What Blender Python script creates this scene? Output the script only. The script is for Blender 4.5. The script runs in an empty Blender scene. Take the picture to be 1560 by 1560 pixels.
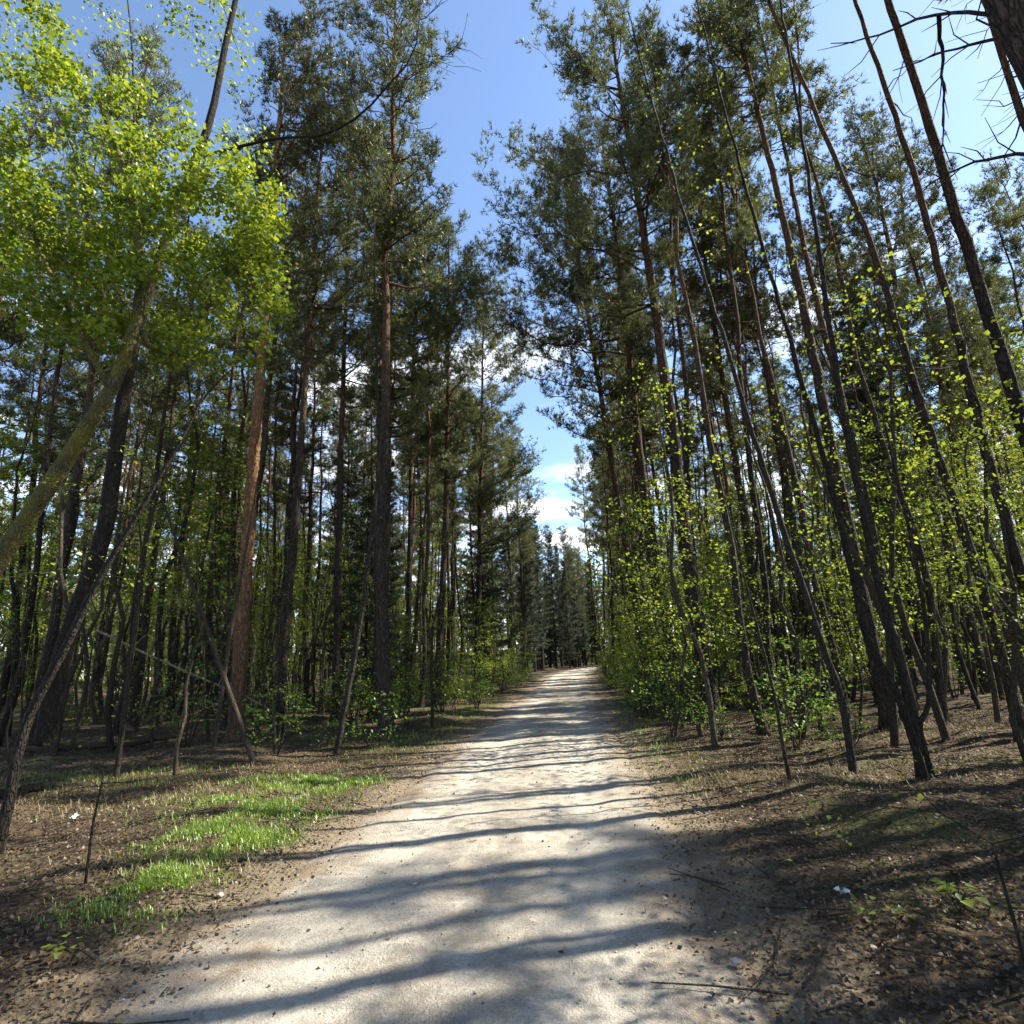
import bpy, math, random
import numpy as np
from mathutils import Matrix, Vector

# ------------------------------------------------------------------ camera, sky, sun, exposure
scn = bpy.context.scene
CAM = np.array([0.0, 0.0, 1.6])
F = 869.0                                   # focal length in photograph pixels (1560 wide)
_z = np.array([-140.0, 3380.0, -F]); _z /= np.linalg.norm(_z)          # world up seen by the camera
_y = np.array([78.0, -220.0, -F]); _y -= _z * _y.dot(_z); _y /= np.linalg.norm(_y)   # the track's direction
_x = np.cross(_y, _z)
RW = np.array([_x, _y, _z])                 # camera -> world rotation
cam_d = bpy.data.cameras.new('camera'); cam = bpy.data.objects.new('camera', cam_d)
scn.collection.objects.link(cam); scn.camera = cam
cam_d.sensor_width = 36.0; cam_d.lens = 36.0 * F / 1560.0
cam_d.clip_start = 0.05; cam_d.clip_end = 4000.0
M4 = Matrix.Identity(4)
for i in range(3):
    for j in range(3): M4[i][j] = RW[i][j]
    M4[i][3] = CAM[i]
cam.matrix_world = M4

SUN_AZ, SUN_EL = 71.0, 46.0                 # azimuth from the track's direction (+Y) towards +X
world = bpy.data.worlds.new('World'); scn.world = world; world.use_nodes = True
wn = world.node_tree; wn.nodes.clear(); wl = wn.links
def wnode(t, **k):
    n = wn.nodes.new(t)
    for a, b in k.items(): setattr(n, a, b)
    return n
sky = wnode('ShaderNodeTexSky', sky_type='NISHITA', sun_disc=False)
sky.sun_elevation = math.radians(SUN_EL); sky.sun_rotation = math.radians(SUN_AZ)
sky.air_density = 1.0; sky.dust_density = 0.25; sky.ozone_density = 2.2; sky.altitude = 100
tc = wnode('ShaderNodeTexCoord'); sep = wnode('ShaderNodeSeparateXYZ')
wl.new(tc.outputs['Generated'], sep.inputs[0])
zc = wnode('ShaderNodeMath', operation='MAXIMUM'); zc.inputs[1].default_value = 0.03; wl.new(sep.outputs[2], zc.inputs[0])
dv = wnode('ShaderNodeVectorMath', operation='DIVIDE')
cmb = wnode('ShaderNodeCombineXYZ')
for k in range(3): wl.new(zc.outputs[0], cmb.inputs[k])
wl.new(tc.outputs['Generated'], dv.inputs[0]); wl.new(cmb.outputs[0], dv.inputs[1])
nz = wnode('ShaderNodeTexNoise'); nz.inputs['Scale'].default_value = 0.95; nz.inputs['Detail'].default_value = 9.0
nz.inputs['Roughness'].default_value = 0.56; nz.inputs['Distortion'].default_value = 0.25
wl.new(dv.outputs[0], nz.inputs['Vector'])
# cumulus is seen side-on and closes up towards the horizon
mr = wnode('ShaderNodeMapRange'); mr.inputs['From Min'].default_value = 0.30; mr.inputs['From Max'].default_value = 0.78
mr.inputs['To Min'].default_value = 0.17; mr.inputs['To Max'].default_value = -0.12
wl.new(sep.outputs[2], mr.inputs['Value'])
ad = wnode('ShaderNodeMath', operation='ADD'); wl.new(nz.outputs['Fac'], ad.inputs[0]); wl.new(mr.outputs[0], ad.inputs[1])
cr = wnode('ShaderNodeMapRange', interpolation_type='SMOOTHSTEP')
cr.inputs['From Min'].default_value = 0.60; cr.inputs['From Max'].default_value = 0.79
cr.inputs['To Min'].default_value = 0.0; cr.inputs['To Max'].default_value = 0.9
wl.new(ad.outputs[0], cr.inputs['Value'])
mixc = wnode('ShaderNodeMixRGB'); mixc.inputs['Color2'].default_value = (6.2, 6.3, 6.6, 1)
wl.new(cr.outputs[0], mixc.inputs['Fac']); wl.new(sky.outputs[0], mixc.inputs['Color1'])
bg = wnode('ShaderNodeBackground'); bg.inputs['Strength'].default_value = 0.085
wl.new(mixc.outputs[0], bg.inputs['Color'])
wo = wnode('ShaderNodeOutputWorld'); wl.new(bg.outputs[0], wo.inputs['Surface'])

sd = Vector((math.cos(math.radians(SUN_EL)) * math.sin(math.radians(SUN_AZ)),
             math.cos(math.radians(SUN_EL)) * math.cos(math.radians(SUN_AZ)), math.sin(math.radians(SUN_EL))))
sun_d = bpy.data.lights.new('sun', 'SUN'); sun_d.energy = 5.0; sun_d.angle = math.radians(0.53); sun_d.color = (1.0, 0.93, 0.80)
sun = bpy.data.objects.new('sun', sun_d); scn.collection.objects.link(sun)
sun.rotation_euler = (-sd).to_track_quat('-Z', 'Y').to_euler(); sun.location = (20, 10, 40)

vs = scn.view_settings
scn.display_settings.display_device = 'sRGB'
vs.view_transform = 'Standard'; vs.look = 'None'; vs.gamma = 1.0; vs.use_curve_mapping = False
vs.exposure = 1.85
cy = scn.cycles
cy.max_bounces = 3; cy.diffuse_bounces = 2; cy.glossy_bounces = 2; cy.transmission_bounces = 3; cy.transparent_max_bounces = 2
cy.use_denoising = True
try:
    cy.denoiser = 'OPENIMAGEDENOISE'; cy.denoising_input_passes = 'RGB_ALBEDO_NORMAL'; cy.denoising_prefilter = 'ACCURATE'
except Exception: pass
cy.sample_clamp_indirect = 6.0
cy.use_adaptive_sampling = True; cy.adaptive_threshold = 0.02

# ------------------------------------------------------------------ helpers
COL = scn.collection
rng = np.random.default_rng(11)
def nrm(a): return a / (np.linalg.norm(a, axis=-1, keepdims=True) + 1e-9)
def ray(px, py):
    d = RW @ np.array([px - 780.0, 780.0 - py, -F]); return d / np.linalg.norm(d)
def atY(px, py, Y):
    d = ray(px, py); return CAM + d * (Y / d[1])
def on_ground(px, py):
    d = ray(px, py); p = CAM + d * (1.6 / -d[2])
    for _ in range(4):
        p = CAM + d * ((1.6 - gh(p[0], p[1])) / -d[2])
    return p

def road_cx(y):
    y = np.asarray(y, float)
    return -0.80 + 0.020 * np.clip(y, 0, 60) + 0.0045 * np.clip(y - 50, 0, None) ** 2
ROAD_HW = 1.64
def smooth(a, b, x):
    t = np.clip((x - a) / (b - a), 0, 1); return t * t * (3 - 2 * t)
def gh(x, y):
    """ground height: uneven forest floor, a little higher than the worn track"""
    x = np.asarray(x, float); y = np.asarray(y, float)
    n = (0.05 * np.sin(x * 0.9 + 1.3) * np.cos(y * 0.55 + 0.4) + 0.035 * np.sin(x * 1.9 + y * 1.3)
         + 0.02 * np.sin(x * 4.1 - y * 3.3 + 2) + 0.012 * np.cos(x * 7.3 + y * 6.1))
    d = np.abs(x - road_cx(y))
    k = smooth(ROAD_HW - 0.1, ROAD_HW + 2.0, d)
    tracks = -0.018 * (np.exp(-((d - 0.78) / 0.30) ** 2))
    return k * (n + 0.07) + tracks + 0.006 * np.sin(x * 2.3 + y * 0.7) + 0.004 * np.sin(y * 2.9 - x)

def mesh_from(name, V, quads=None, tris=None, smooth_sh=False, mats=()):
    me = bpy.data.meshes.new(name)
    V = np.asarray(V, np.float32)
    nq = 0 if quads is None else len(quads); nt = 0 if tris is None else len(tris)
    me.vertices.add(len(V)); me.vertices.foreach_set('co', V.ravel())
    idx = []
    if nq: idx.append(np.asarray(quads, np.int32).ravel())
    if nt: idx.append(np.asarray(tris, np.int32).ravel())
    idx = np.concatenate(idx)
    me.loops.add(len(idx)); me.loops.foreach_set('vertex_index', idx)
    st = np.concatenate([np.arange(nq) * 4, nq * 4 + np.arange(nt) * 3]).astype(np.int32)
    tot = np.concatenate([np.full(nq, 4), np.full(nt, 3)]).astype(np.int32)
    me.polygons.add(nq + nt); me.polygons.foreach_set('loop_start', st); me.polygons.foreach_set('loop_total', tot)
    if smooth_sh: me.polygons.foreach_set('use_smooth', np.ones(nq + nt, bool))
    for m in mats: me.materials.append(m)
    me.update(calc_edges=True); me.validate()
    return me

class Tubes:
    """collects tapered tubes (bark geometry of ONE tree)"""
    def __init__(s): s.V = []; s.Q = []; s.n = 0
    def add(s, P, R, k=5, rough=0.0, r=None):
        P = np.asarray(P, float); R = np.asarray(R, float); n = len(P)
        if n < 2: return
        T = nrm(np.gradient(P, axis=0))
        ref = np.array([0.31, 0.17, 0.93]) if abs(T[0][2]) < 0.9 else np.array([1.0, 0.1, 0.05])
        A = nrm(np.cross(T, ref)); B = np.cross(T, A)
        a = np.arange(k) * 2 * math.pi / k
        rad = R[:, None] * np.ones((1, k))
        if rough and r is not None: rad = rad * (1 + rough * r.standard_normal((n, k)))
        ring = P[:, None, :] + rad[..., None] * (np.cos(a)[None, :, None] * A[:, None, :] + np.sin(a)[None, :, None] * B[:, None, :])
        s.V.append(ring.reshape(-1, 3))
        i = np.arange(n - 1)[:, None] * k; j = np.arange(k)[None, :]; j2 = (j + 1) % k
        s.Q.append((np.stack([i + j, i + j2, i + k + j2, i + k + j], -1).reshape(-1, 4)) + s.n)
        s.n += n * k
    def mesh(s, name, mat):
        return mesh_from(name, np.concatenate(s.V), quads=np.concatenate(s.Q), smooth_sh=True, mats=[mat])

def needle_geo(P, D, r, n=10, L=0.13, W=0.013, spread=0.75):
    m = len(P); P = np.repeat(P, n, 0); D = np.repeat(D, n, 0)
    d = nrm(D + spread * r.standard_normal((m * n, 3)))
    s = nrm(np.cross(d, r.standard_normal((m * n, 3)))) * (W * 0.5)
    ll = (L * r.uniform(0.7, 1.3, m * n))[:, None]
    b = P + d * 0.01
    V = np.stack([b - s, b + s, b + d * ll], 1).reshape(-1, 3)
    return V, np.arange(len(V)).reshape(-1, 3)

def leaf_geo(P, D, r, size=0.06, flat=0.6, jitter=0.5):
    """folded pointed leaves, two triangles each"""
    m = len(P)
    d = nrm(D + jitter * r.standard_normal((m, 3)))
    up = nrm(np.array([0, 0, 1.0]) * flat + r.standard_normal((m, 3)) * (1 - flat) * 0.9)
    s = nrm(np.cross(d, up)); nn = np.cross(s, d)
    L = (size * r.uniform(0.45, 1.25, m))[:, None]; W = L * r.uniform(.32, .5, m)[:, None]
    b = P; t = P + d * L - nn * L * 0.15
    mid = P + d * L * 0.45
    V = np.stack([b, mid + s * W + nn * L * 0.10, t, mid - s * W + nn * L * 0.10], 1).reshape(-1, 3)
    k = np.arange(m)[:, None] * 4
    T = np.concatenate([k + np.array([[0, 1, 2]]), k + np.array([[0, 2, 3]])], 0)
    return V, T

def add_obj(name, me, parent=None, loc=None):
    o = bpy.data.objects.new(name, me); COL.objects.link(o)
    if parent is not None: o.parent = parent
    if loc is not None: o.location = loc
    return o
def tag(o, label=None, cat=None, group=None, kind=None):
    if label: o['label'] = label
    if cat: o['category'] = cat
    if group: o['group'] = group
    if kind: o['kind'] = kind
    return o
def empty(name, loc, label, cat, group=None):
    o = bpy.data.objects.new(name, None); COL.objects.link(o); o.location = loc
    o.empty_display_size = 0.2
    return tag(o, label, cat, group)

# ------------------------------------------------------------------ materials
def mat(name):
    m = bpy.data.materials.new(name); m.use_nodes = True
    nt = m.node_tree; nt.nodes.clear(); return m, nt
def nd(nt, t, **k):
    n = nt.nodes.new(t)
    for a, b in k.items():
        if a in n.inputs and not hasattr(n, a): n.inputs[a].default_value = b
        else:
            try: setattr(n, a, b)
            except Exception: n.inputs[a].default_value = b
    return n
def ramp(nt, fac, stops):
    r = nd(nt, 'ShaderNodeValToRGB'); e = r.color_ramp.elements
    while len(e) < len(stops): e.new(0.5)
    for el, (p, c) in zip(e, stops): el.position = p; el.color = (*c, 1)
    nt.links.new(fac, r.inputs[0]); return r.outputs[0]
def noise(nt, vec, scale, detail=5, rough=0.55, dist=0.0):
    n = nd(nt, 'ShaderNodeTexNoise'); n.inputs['Scale'].default_value = scale; n.inputs['Detail'].default_value = detail
    n.inputs['Roughness'].default_value = rough; n.inputs['Distortion'].default_value = dist
    nt.links.new(vec, n.inputs['Vector']); return n.outputs['Fac']
def mixcol(nt, fac, a, b, mode='MIX'):
    n = nd(nt, 'ShaderNodeMixRGB', blend_type=mode)
    for v, k in ((fac, 0), (a, 1), (b, 2)):
        if isinstance(v, (int, float)): n.inputs[k].default_value = v
        elif isinstance(v, tuple): n.inputs[k].default_value = (*v, 1)
        else: nt.links.new(v, n.inputs[k])
    return n.outputs[0]
def math_(nt, op, a, b=0.0, clamp=False):
    n = nd(nt, 'ShaderNodeMath', operation=op); n.use_clamp = clamp
    for v, k in ((a, 0), (b, 1)):
        if isinstance(v, (int, float)): n.inputs[k].default_value = v
        else: nt.links.new(v, n.inputs[k])
    return n.outputs[0]
def finish(nt, color, rough=0.85, bump=None, bstr=0.5, bdist=0.02, spec=0.25):
    p = nd(nt, 'ShaderNodeBsdfPrincipled'); nt.links.new(color, p.inputs['Base Color'])
    p.inputs['Roughness'].default_value = rough; p.inputs['Specular IOR Level'].default_value = spec
    if bump is not None:
        b = nd(nt, 'ShaderNodeBump'); b.inputs['Strength'].default_value = bstr; b.inputs['Distance'].default_value = bdist
        nt.links.new(bump, b.inputs['Height']); nt.links.new(b.outputs[0], p.inputs['Normal'])
    o = nd(nt, 'ShaderNodeOutputMaterial'); nt.links.new(p.outputs[0], o.inputs[0])

def bark_material(name, low, dark, high=None, hz=(7.0, 13.0), moss=None, fur=1.0):
    m, nt = mat(name)
    t = nd(nt, 'ShaderNodeTexCoord'); v = t.outputs['Object']
    mp = nd(nt, 'ShaderNodeMapping'); mp.inputs['Scale'].default_value = (1, 1, 0.28); nt.links.new(v, mp.inputs[0])
    n1 = noise(nt, mp.outputs[0], 16 * fur, 6, 0.65, 0.4); n2 = noise(nt, v, 2.1, 4)
    wn_ = nd(nt, 'ShaderNodeTexNoise'); wn_.inputs['Scale'].default_value = 9 * fur; wn_.inputs['Detail'].default_value = 3; nt.links.new(mp.outputs[0], wn_.inputs['Vector'])
    wv = nd(nt, 'ShaderNodeVectorMath', operation='MULTIPLY_ADD'); wv.inputs[1].default_value = (.16 / fur,) * 3
    nt.links.new(wn_.outputs['Color'], wv.inputs[0]); nt.links.new(mp.outputs[0], wv.inputs[2])
    vo = nd(nt, 'ShaderNodeTexVoronoi', feature='DISTANCE_TO_EDGE'); vo.inputs['Scale'].default_value = 19 * fur
    nt.links.new(wv.outputs[0], vo.inputs['Vector'])
    fis = math_(nt, 'MULTIPLY', vo.outputs['Distance'], 5.0, True)
    c = mixcol(nt, ramp(nt, n1, [(0.33, (0, 0, 0)), (0.68, (1, 1, 1))]), dark, low)
    c = mixcol(nt, math_(nt, 'MULTIPLY', n2, 0.5), c, tuple(x * 1.6 for x in low))
    if high:
        s = nd(nt, 'ShaderNodeSeparateXYZ'); nt.links.new(v, s.inputs[0])
        q = nd(nt, 'ShaderNodeMapRange'); q.inputs['From Min'].default_value = hz[0]; q.inputs['From Max'].default_value = hz[1]
        zz = math_(nt, 'ADD', s.outputs[2], math_(nt, 'MULTIPLY', n2, 3.0)); nt.links.new(zz, q.inputs['Value'])
        hc = mixcol(nt, n1, tuple(x * 0.6 for x in high), tuple(x * 1.25 for x in high))
        c = mixcol(nt, math_(nt, 'MULTIPLY', q.outputs[0], 0.85), c, hc)
    c = mixcol(nt, math_(nt, 'MULTIPLY', math_(nt, 'SUBTRACT', 1.0, fis), 0.55), c, tuple(x * .8 for x in dark))    # dark cracks between the bark plates
    li = noise(nt, v, 6.5, 5, 0.6)
    c = mixcol(nt, math_(nt, 'MULTIPLY', ramp(nt, li, [(0.60, (0, 0, 0)), (0.70, (1, 1, 1))]), 0.4), c, (0.10, 0.105, 0.078))   # lichen
    if moss:
        n3 = noise(nt, v, 3.2, 5, 0.6)
        c = mixcol(nt, ramp(nt, n3, [(0.36, (0, 0, 0)), (0.62, (1, 1, 1))]), c, moss)
    oi = nd(nt, 'ShaderNodeObjectInfo')
    hsv = nd(nt, 'ShaderNodeHueSaturation'); nt.links.new(c, hsv.inputs['Color'])
    nt.links.new(math_(nt, 'ADD', math_(nt, 'MULTIPLY', oi.outputs['Random'], 0.5), 0.75), hsv.inputs['Value'])
    h = math_(nt, 'ADD', math_(nt, 'MULTIPLY', fis, 0.6), n1)
    finish(nt, hsv.outputs[0], 0.9, h, 1.0, 0.05 / fur, 0.15)
    return m
PINE_BARK = bark_material('pine_bark', (0.066, 0.050, 0.039), (0.015, 0.012, 0.010), (0.165, 0.085, 0.044), (8.0, 14.0))
SUN_TINTED_BARK = bark_material('sun_tinted_pine_bark', (0.115, 0.075, 0.05), (0.035, 0.024, 0.017), (0.30, 0.155, 0.075), (0.5, 6.0))  # sunlit orange of one pine trunk, put into the bark colour
SPRUCE_BARK = bark_material('spruce_bark', (0.048, 0.038, 0.031), (0.017, 0.014, 0.012))
GREY_BARK = bark_material('broadleaf_bark', (0.042, 0.035, 0.027), (0.013, 0.011, 0.009), fur=1.6)
MOSS_BARK = bark_material('mossy_bark', (0.10, 0.085, 0.055), (0.03, 0.026, 0.018), moss=(0.155, 0.145, 0.032), fur=1.6)
TWIG_BARK = bark_material('twig_bark', (0.072, 0.057, 0.041), (0.026, 0.021, 0.016), fur=2.5)
DEAD_WOOD = bark_material('dead_wood', (0.27, 0.225, 0.165), (0.12, 0.095, 0.07), fur=2.0)

def leaf_material(name, c1, c2, trans=0.4, tcol=None, gloss=0.05, hue_obj=0.35, rough=0.45):
    m, nt = mat(name)
    g = nd(nt, 'ShaderNodeNewGeometry'); oi = nd(nt, 'ShaderNodeObjectInfo')
    c = mixcol(nt, g.outputs['Random Per Island'], c1, c2)
    hsv = nd(nt, 'ShaderNodeHueSaturation'); nt.links.new(c, hsv.inputs['Color'])
    nt.links.new(math_(nt, 'ADD', math_(nt, 'MULTIPLY', oi.outputs['Random'], hue_obj), 1 - hue_obj * 0.5), hsv.inputs['Value'])
    c = hsv.outputs[0]
    d = nd(nt, 'ShaderNodeBsdfDiffuse'); nt.links.new(c, d.inputs[0])
    tr = nd(nt, 'ShaderNodeBsdfTranslucent')
    nt.links.new(mixcol(nt, 1.0, c, tcol or (1.3, 1.25, 0.6), 'MULTIPLY'), tr.inputs[0])
    mx = nd(nt, 'ShaderNodeMixShader'); mx.inputs[0].default_value = trans
    nt.links.new(d.outputs[0], mx.inputs[1]); nt.links.new(tr.outputs[0], mx.inputs[2])
    gl = nd(nt, 'ShaderNodeBsdfGlossy'); gl.inputs['Roughness'].default_value = rough
    gl.inputs[0].default_value = (1, 1, 1, 1)
    mx2 = nd(nt, 'ShaderNodeMixShader'); mx2.inputs[0].default_value = gloss
    nt.links.new(mx.outputs[0], mx2.inputs[1]); nt.links.new(gl.outputs[0], mx2.inputs[2])
    o = nd(nt, 'ShaderNodeOutputMaterial'); nt.links.new(mx2.outputs[0], o.inputs[0])
    return m
PINE_NEEDLE = leaf_material('pine_needles', (0.034, 0.052, 0.030), (0.162, 0.170, 0.064), 0.3, (1.15, 1.15, 0.7), 0.03, 0.7)
SPRUCE_NEEDLE = leaf_material('spruce_needles', (0.030, 0.050, 0.026), (0.06, 0.08, 0.038), 0.15, (1.1, 1.1, 0.7), 0.04)
MAPLE_LEAF = leaf_material('fresh_leaf', (0.075, 0.14, 0.018), (0.24, 0.30, 0.038), 0.5, (1.5, 1.35, 0.55), 0.025, 0.2)
SHRUB_LEAF = leaf_material('shrub_leaf', (0.075, 0.125, 0.020), (0.205, 0.245, 0.042), 0.5, (1.4, 1.3, 0.6), 0.02, 0.5)
HERB_LEAF = leaf_material('herb_leaf', (0.06, 0.11, 0.022), (0.14, 0.20, 0.035), 0.4, (1.3, 1.3, 0.6), 0.02, 0.4)
GRASS_BLADE = leaf_material('grass_blade', (0.070, 0.150, 0.010), (0.21, 0.30, 0.03), 0.4, (1.4, 1.3, 0.6), 0.05, 0.1)
DRY_LEAF = leaf_material('dry_leaf', (0.032, 0.024, 0.016), (0.135, 0.099, 0.062), 0.15, (1.1, 1.0, 0.8), 0.02, 0.1, 0.5)
STRAW = leaf_material('straw', (0.13, 0.10, 0.05), (0.26, 0.21, 0.11), 0.2, (1.1, 1.05, 0.8), 0.03, 0.1)
FAR_NEEDLE = leaf_material('far_foliage', (0.035, 0.05, 0.022), (0.15, 0.16, 0.055), 0.35, (1.3, 1.2, 0.6), 0.04, 0.2)

def ground_material():
    m, nt = mat('forest_floor'); g = nd(nt, 'ShaderNodeNewGeometry'); v = g.outputs['Position']
    big = noise(nt, v, 0.55, 4); mid = noise(nt, v, 5.0, 6, 0.65); fine = noise(nt, v, 42, 5, 0.7)
    vo = nd(nt, 'ShaderNodeTexVoronoi'); vo.inputs['Scale'].default_value = 26; nt.links.new(v, vo.inputs['Vector'])
    c = ramp(nt, mid, [(0.25, (0.022, 0.016, 0.011)), (0.5, (0.055, 0.040, 0.025)), (0.75, (0.105, 0.078, 0.047))])
    sepc = nd(nt, 'ShaderNodeSeparateColor'); nt.links.new(vo.outputs['Color'], sepc.inputs[0])
    c = mixcol(nt, 0.55, c, ramp(nt, sepc.outputs[0], [(0.0, (0.02, 0.015, 0.010)), (0.5, (0.062, 0.045, 0.028)), (1.0, (0.145, 0.108, 0.066))]))
    moss = ramp(nt, big, [(0.52, (0, 0, 0)), (0.66, (1, 1, 1))])
    c = mixcol(nt, mixcol(nt, 1.0, moss, (0.45, 0.45, 0.45), 'MULTIPLY'), c, (0.085, 0.105, 0.03))
    h = math_(nt, 'ADD', math_(nt, 'MULTIPLY', vo.outputs['Distance'], 0.6), math_(nt, 'ADD', fine, math_(nt, 'MULTIPLY', mid, 1.5)))
    at = nd(nt, 'ShaderNodeAttribute', attribute_name='track_distance')
    sd_ = nd(nt, 'ShaderNodeMapRange', interpolation_type='SMOOTHSTEP'); sd_.inputs['From Min'].default_value = 0.75; sd_.inputs['From Max'].default_value = 0.0
    nt.links.new(math_(nt, 'ADD', at.outputs['Fac'], math_(nt, 'MULTIPLY', math_(nt, 'SUBTRACT', mid, 0.5), 1.8)), sd_.inputs['Value'])
    c = mixcol(nt, math_(nt, 'MULTIPLY', sd_.outputs[0], 0.75), c, (0.23, 0.185, 0.13))
    finish(nt, c, 0.95, h, 1.0, 0.035, 0.1)
    return m
FLOOR = ground_material()

def road_material():
    m, nt = mat('sandy_gravel_track')
    a = nd(nt, 'ShaderNodeAttribute', attribute_name='across')        # 0 in the middle of the track, 1 at its edge
    g = nd(nt, 'ShaderNodeNewGeometry'); v = g.outputs['Position']
    mp = nd(nt, 'ShaderNodeMapping'); mp.inputs['Scale'].default_value = (1, 0.22, 1); nt.links.new(v, mp.inputs[0])
    streak = noise(nt, mp.outputs[0], 3.2, 5, 0.6); mid = noise(nt, v, 2.3, 6, 0.6); fine = noise(nt, v, 60, 6, 0.75); grit = noise(nt, v, 15, 6, 0.7)
    c = ramp(nt, mid, [(0.34, (0.215, 0.192, 0.152)), (0.5, (0.345, 0.315, 0.258)), (0.66, (0.44, 0.405, 0.338))])
    c = mixcol(nt, math_(nt, 'MULTIPLY', ramp(nt, streak, [(0.45, (0, 0, 0)), (0.60, (1, 1, 1))]), 0.55), c, (0.255, 0.225, 0.18))
    vo = nd(nt, 'ShaderNodeTexVoronoi'); vo.inputs['Scale'].default_value = 85; nt.links.new(v, vo.inputs['Vector'])
    sc = nd(nt, 'ShaderNodeSeparateColor'); nt.links.new(vo.outputs['Color'], sc.inputs[0])
    c = mixcol(nt, 0.30, c, ramp(nt, sc.outputs[0], [(0.0, (0.15, 0.135, 0.115)), (0.35, (0.33, 0.30, 0.255)), (0.9, (0.48, 0.45, 0.39))]))
    c = mixcol(nt, math_(nt, 'MULTIPLY', ramp(nt, grit, [(0.55, (0, 0, 0)), (0.70, (1, 1, 1))]), 0.45), c, (0.20, 0.17, 0.135))
    wt = nd(nt, 'ShaderNodeMath', operation='ABSOLUTE'); nt.links.new(math_(nt, 'SUBTRACT', math_(nt, 'ADD', a.outputs['Fac'], math_(nt, 'MULTIPLY', math_(nt, 'SUBTRACT', streak, 0.5), 0.35)), 0.47), wt.inputs[0])
    wb = nd(nt, 'ShaderNodeMapRange', interpolation_type='SMOOTHSTEP'); wb.inputs['From Min'].default_value = 0.20; wb.inputs['From Max'].default_value = 0.05
    nt.links.new(wt.outputs[0], wb.inputs['Value'])
    c = mixcol(nt, math_(nt, 'MULTIPLY', wb.outputs[0], 0.45), c, (0.41, 0.378, 0.315))          # wheel-packed sand
    # worn middle strip and the edges carry earth and rotted leaves
    mids = math_(nt, 'SUBTRACT', 1.0, math_(nt, 'MULTIPLY', a.outputs['Fac'], 3.6, False), True)
    dirt = math_(nt, 'MULTIPLY', mids, ramp(nt, noise(nt, v, 4.0, 5, 0.7), [(0.42, (0, 0, 0)), (0.6, (1, 1, 1))]))
    c = mixcol(nt, math_(nt, 'MULTIPLY', dirt, 0.7), c, (0.19, 0.16, 0.12))
    blot = noise(nt, v, 7.5, 6, 0.72, 0.6)
    c = mixcol(nt, math_(nt, 'MULTIPLY', ramp(nt, blot, [(0.50, (0, 0, 0)), (0.64, (1, 1, 1))]), 0.5), c, (0.165, 0.143, 0.112))   # damp, earthy blotches
    eg = nd(nt, 'ShaderNodeMapRange', interpolation_type='SMOOTHSTEP'); eg.inputs['From Min'].default_value = 0.58; eg.inputs['From Max'].default_value = 1.02
    nt.links.new(math_(nt, 'ADD', a.outputs['Fac'], math_(nt, 'MULTIPLY', math_(nt, 'SUBTRACT', mid, 0.5), 1.3)), eg.inputs['Value'])
    c = mixcol(nt, math_(nt, 'MULTIPLY', eg.outputs[0], 0.85), c, (0.17, 0.125, 0.08))
    h = math_(nt, 'ADD', math_(nt, 'MULTIPLY', vo.outputs['Distance'], 0.35), math_(nt, 'ADD', math_(nt, 'MULTIPLY', grit, 1.6), fine))
    finish(nt, c, 0.92, h, 0.8, 0.018, 0.2)
    return m
ROADM = road_material()

def plain(name, c1, c2, scale=30, rough=0.85):
    m, nt = mat(name); t = nd(nt, 'ShaderNodeTexCoord')
    n = noise(nt, t.outputs['Object'], scale, 5, 0.65)
    finish(nt, ramp(nt, n, [(0.3, c1), (0.7, c2)]), rough, n, 0.4, 0.01); return m
STONE = plain('grey_stone', (0.17, 0.155, 0.135), (0.33, 0.31, 0.275))
PAPER = plain('white_paper', (0.66, 0.66, 0.66), (0.82, 0.82, 0.80), 12, 0.7)

# ------------------------------------------------------------------ ground and track
def axis_pts(*segs):
    out = []
    for a, b, n in segs: out.append(np.linspace(a, b, n, endpoint=False))
    return np.concatenate(out + [np.array([segs[-1][1]])])
def build_ground():
    xs = axis_pts((-1500, -200, 6), (-200, -40, 20), (-40, -12, 40), (-12, 12, 200), (12, 40, 40), (40, 200, 20), (200, 1500, 6))
    ys = axis_pts((-200, -8, 16), (-8, 0, 16), (0, 14, 150), (14, 40, 110), (40, 120, 90), (120, 400, 12), (400, 2000, 6))
    X, Y = np.meshgrid(xs, ys); Z = gh(X, Y)
    d = np.abs(X - road_cx(Y)); fr = smooth(120, 40, np.hypot(X, Y))
    Z = Z * fr - 0.10 * smooth(ROAD_HW + 0.05, ROAD_HW - 0.45, d) * fr        # the floor dips under the track's own bed
    nx, ny = len(xs), len(ys)
    i = np.arange(ny - 1)[:, None] * nx + np.arange(nx - 1)[None, :]
    Q = np.stack([i, i + 1, i + nx + 1, i + nx], -1).reshape(-1, 4)
    me = mesh_from('ground', np.stack([X, Y, Z], -1).reshape(-1, 3), quads=Q, smooth_sh=True, mats=[FLOOR])
    at = me.attributes.new('track_distance', 'FLOAT', 'POINT'); at.data.foreach_set('value', np.clip(d - ROAD_HW, 0, 9).ravel().astype(np.float32))
    o = add_obj('ground', me)
    tag(o, 'brown leaf covered forest floor on both sides of the track', 'ground', kind='structure')
build_ground()
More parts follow.
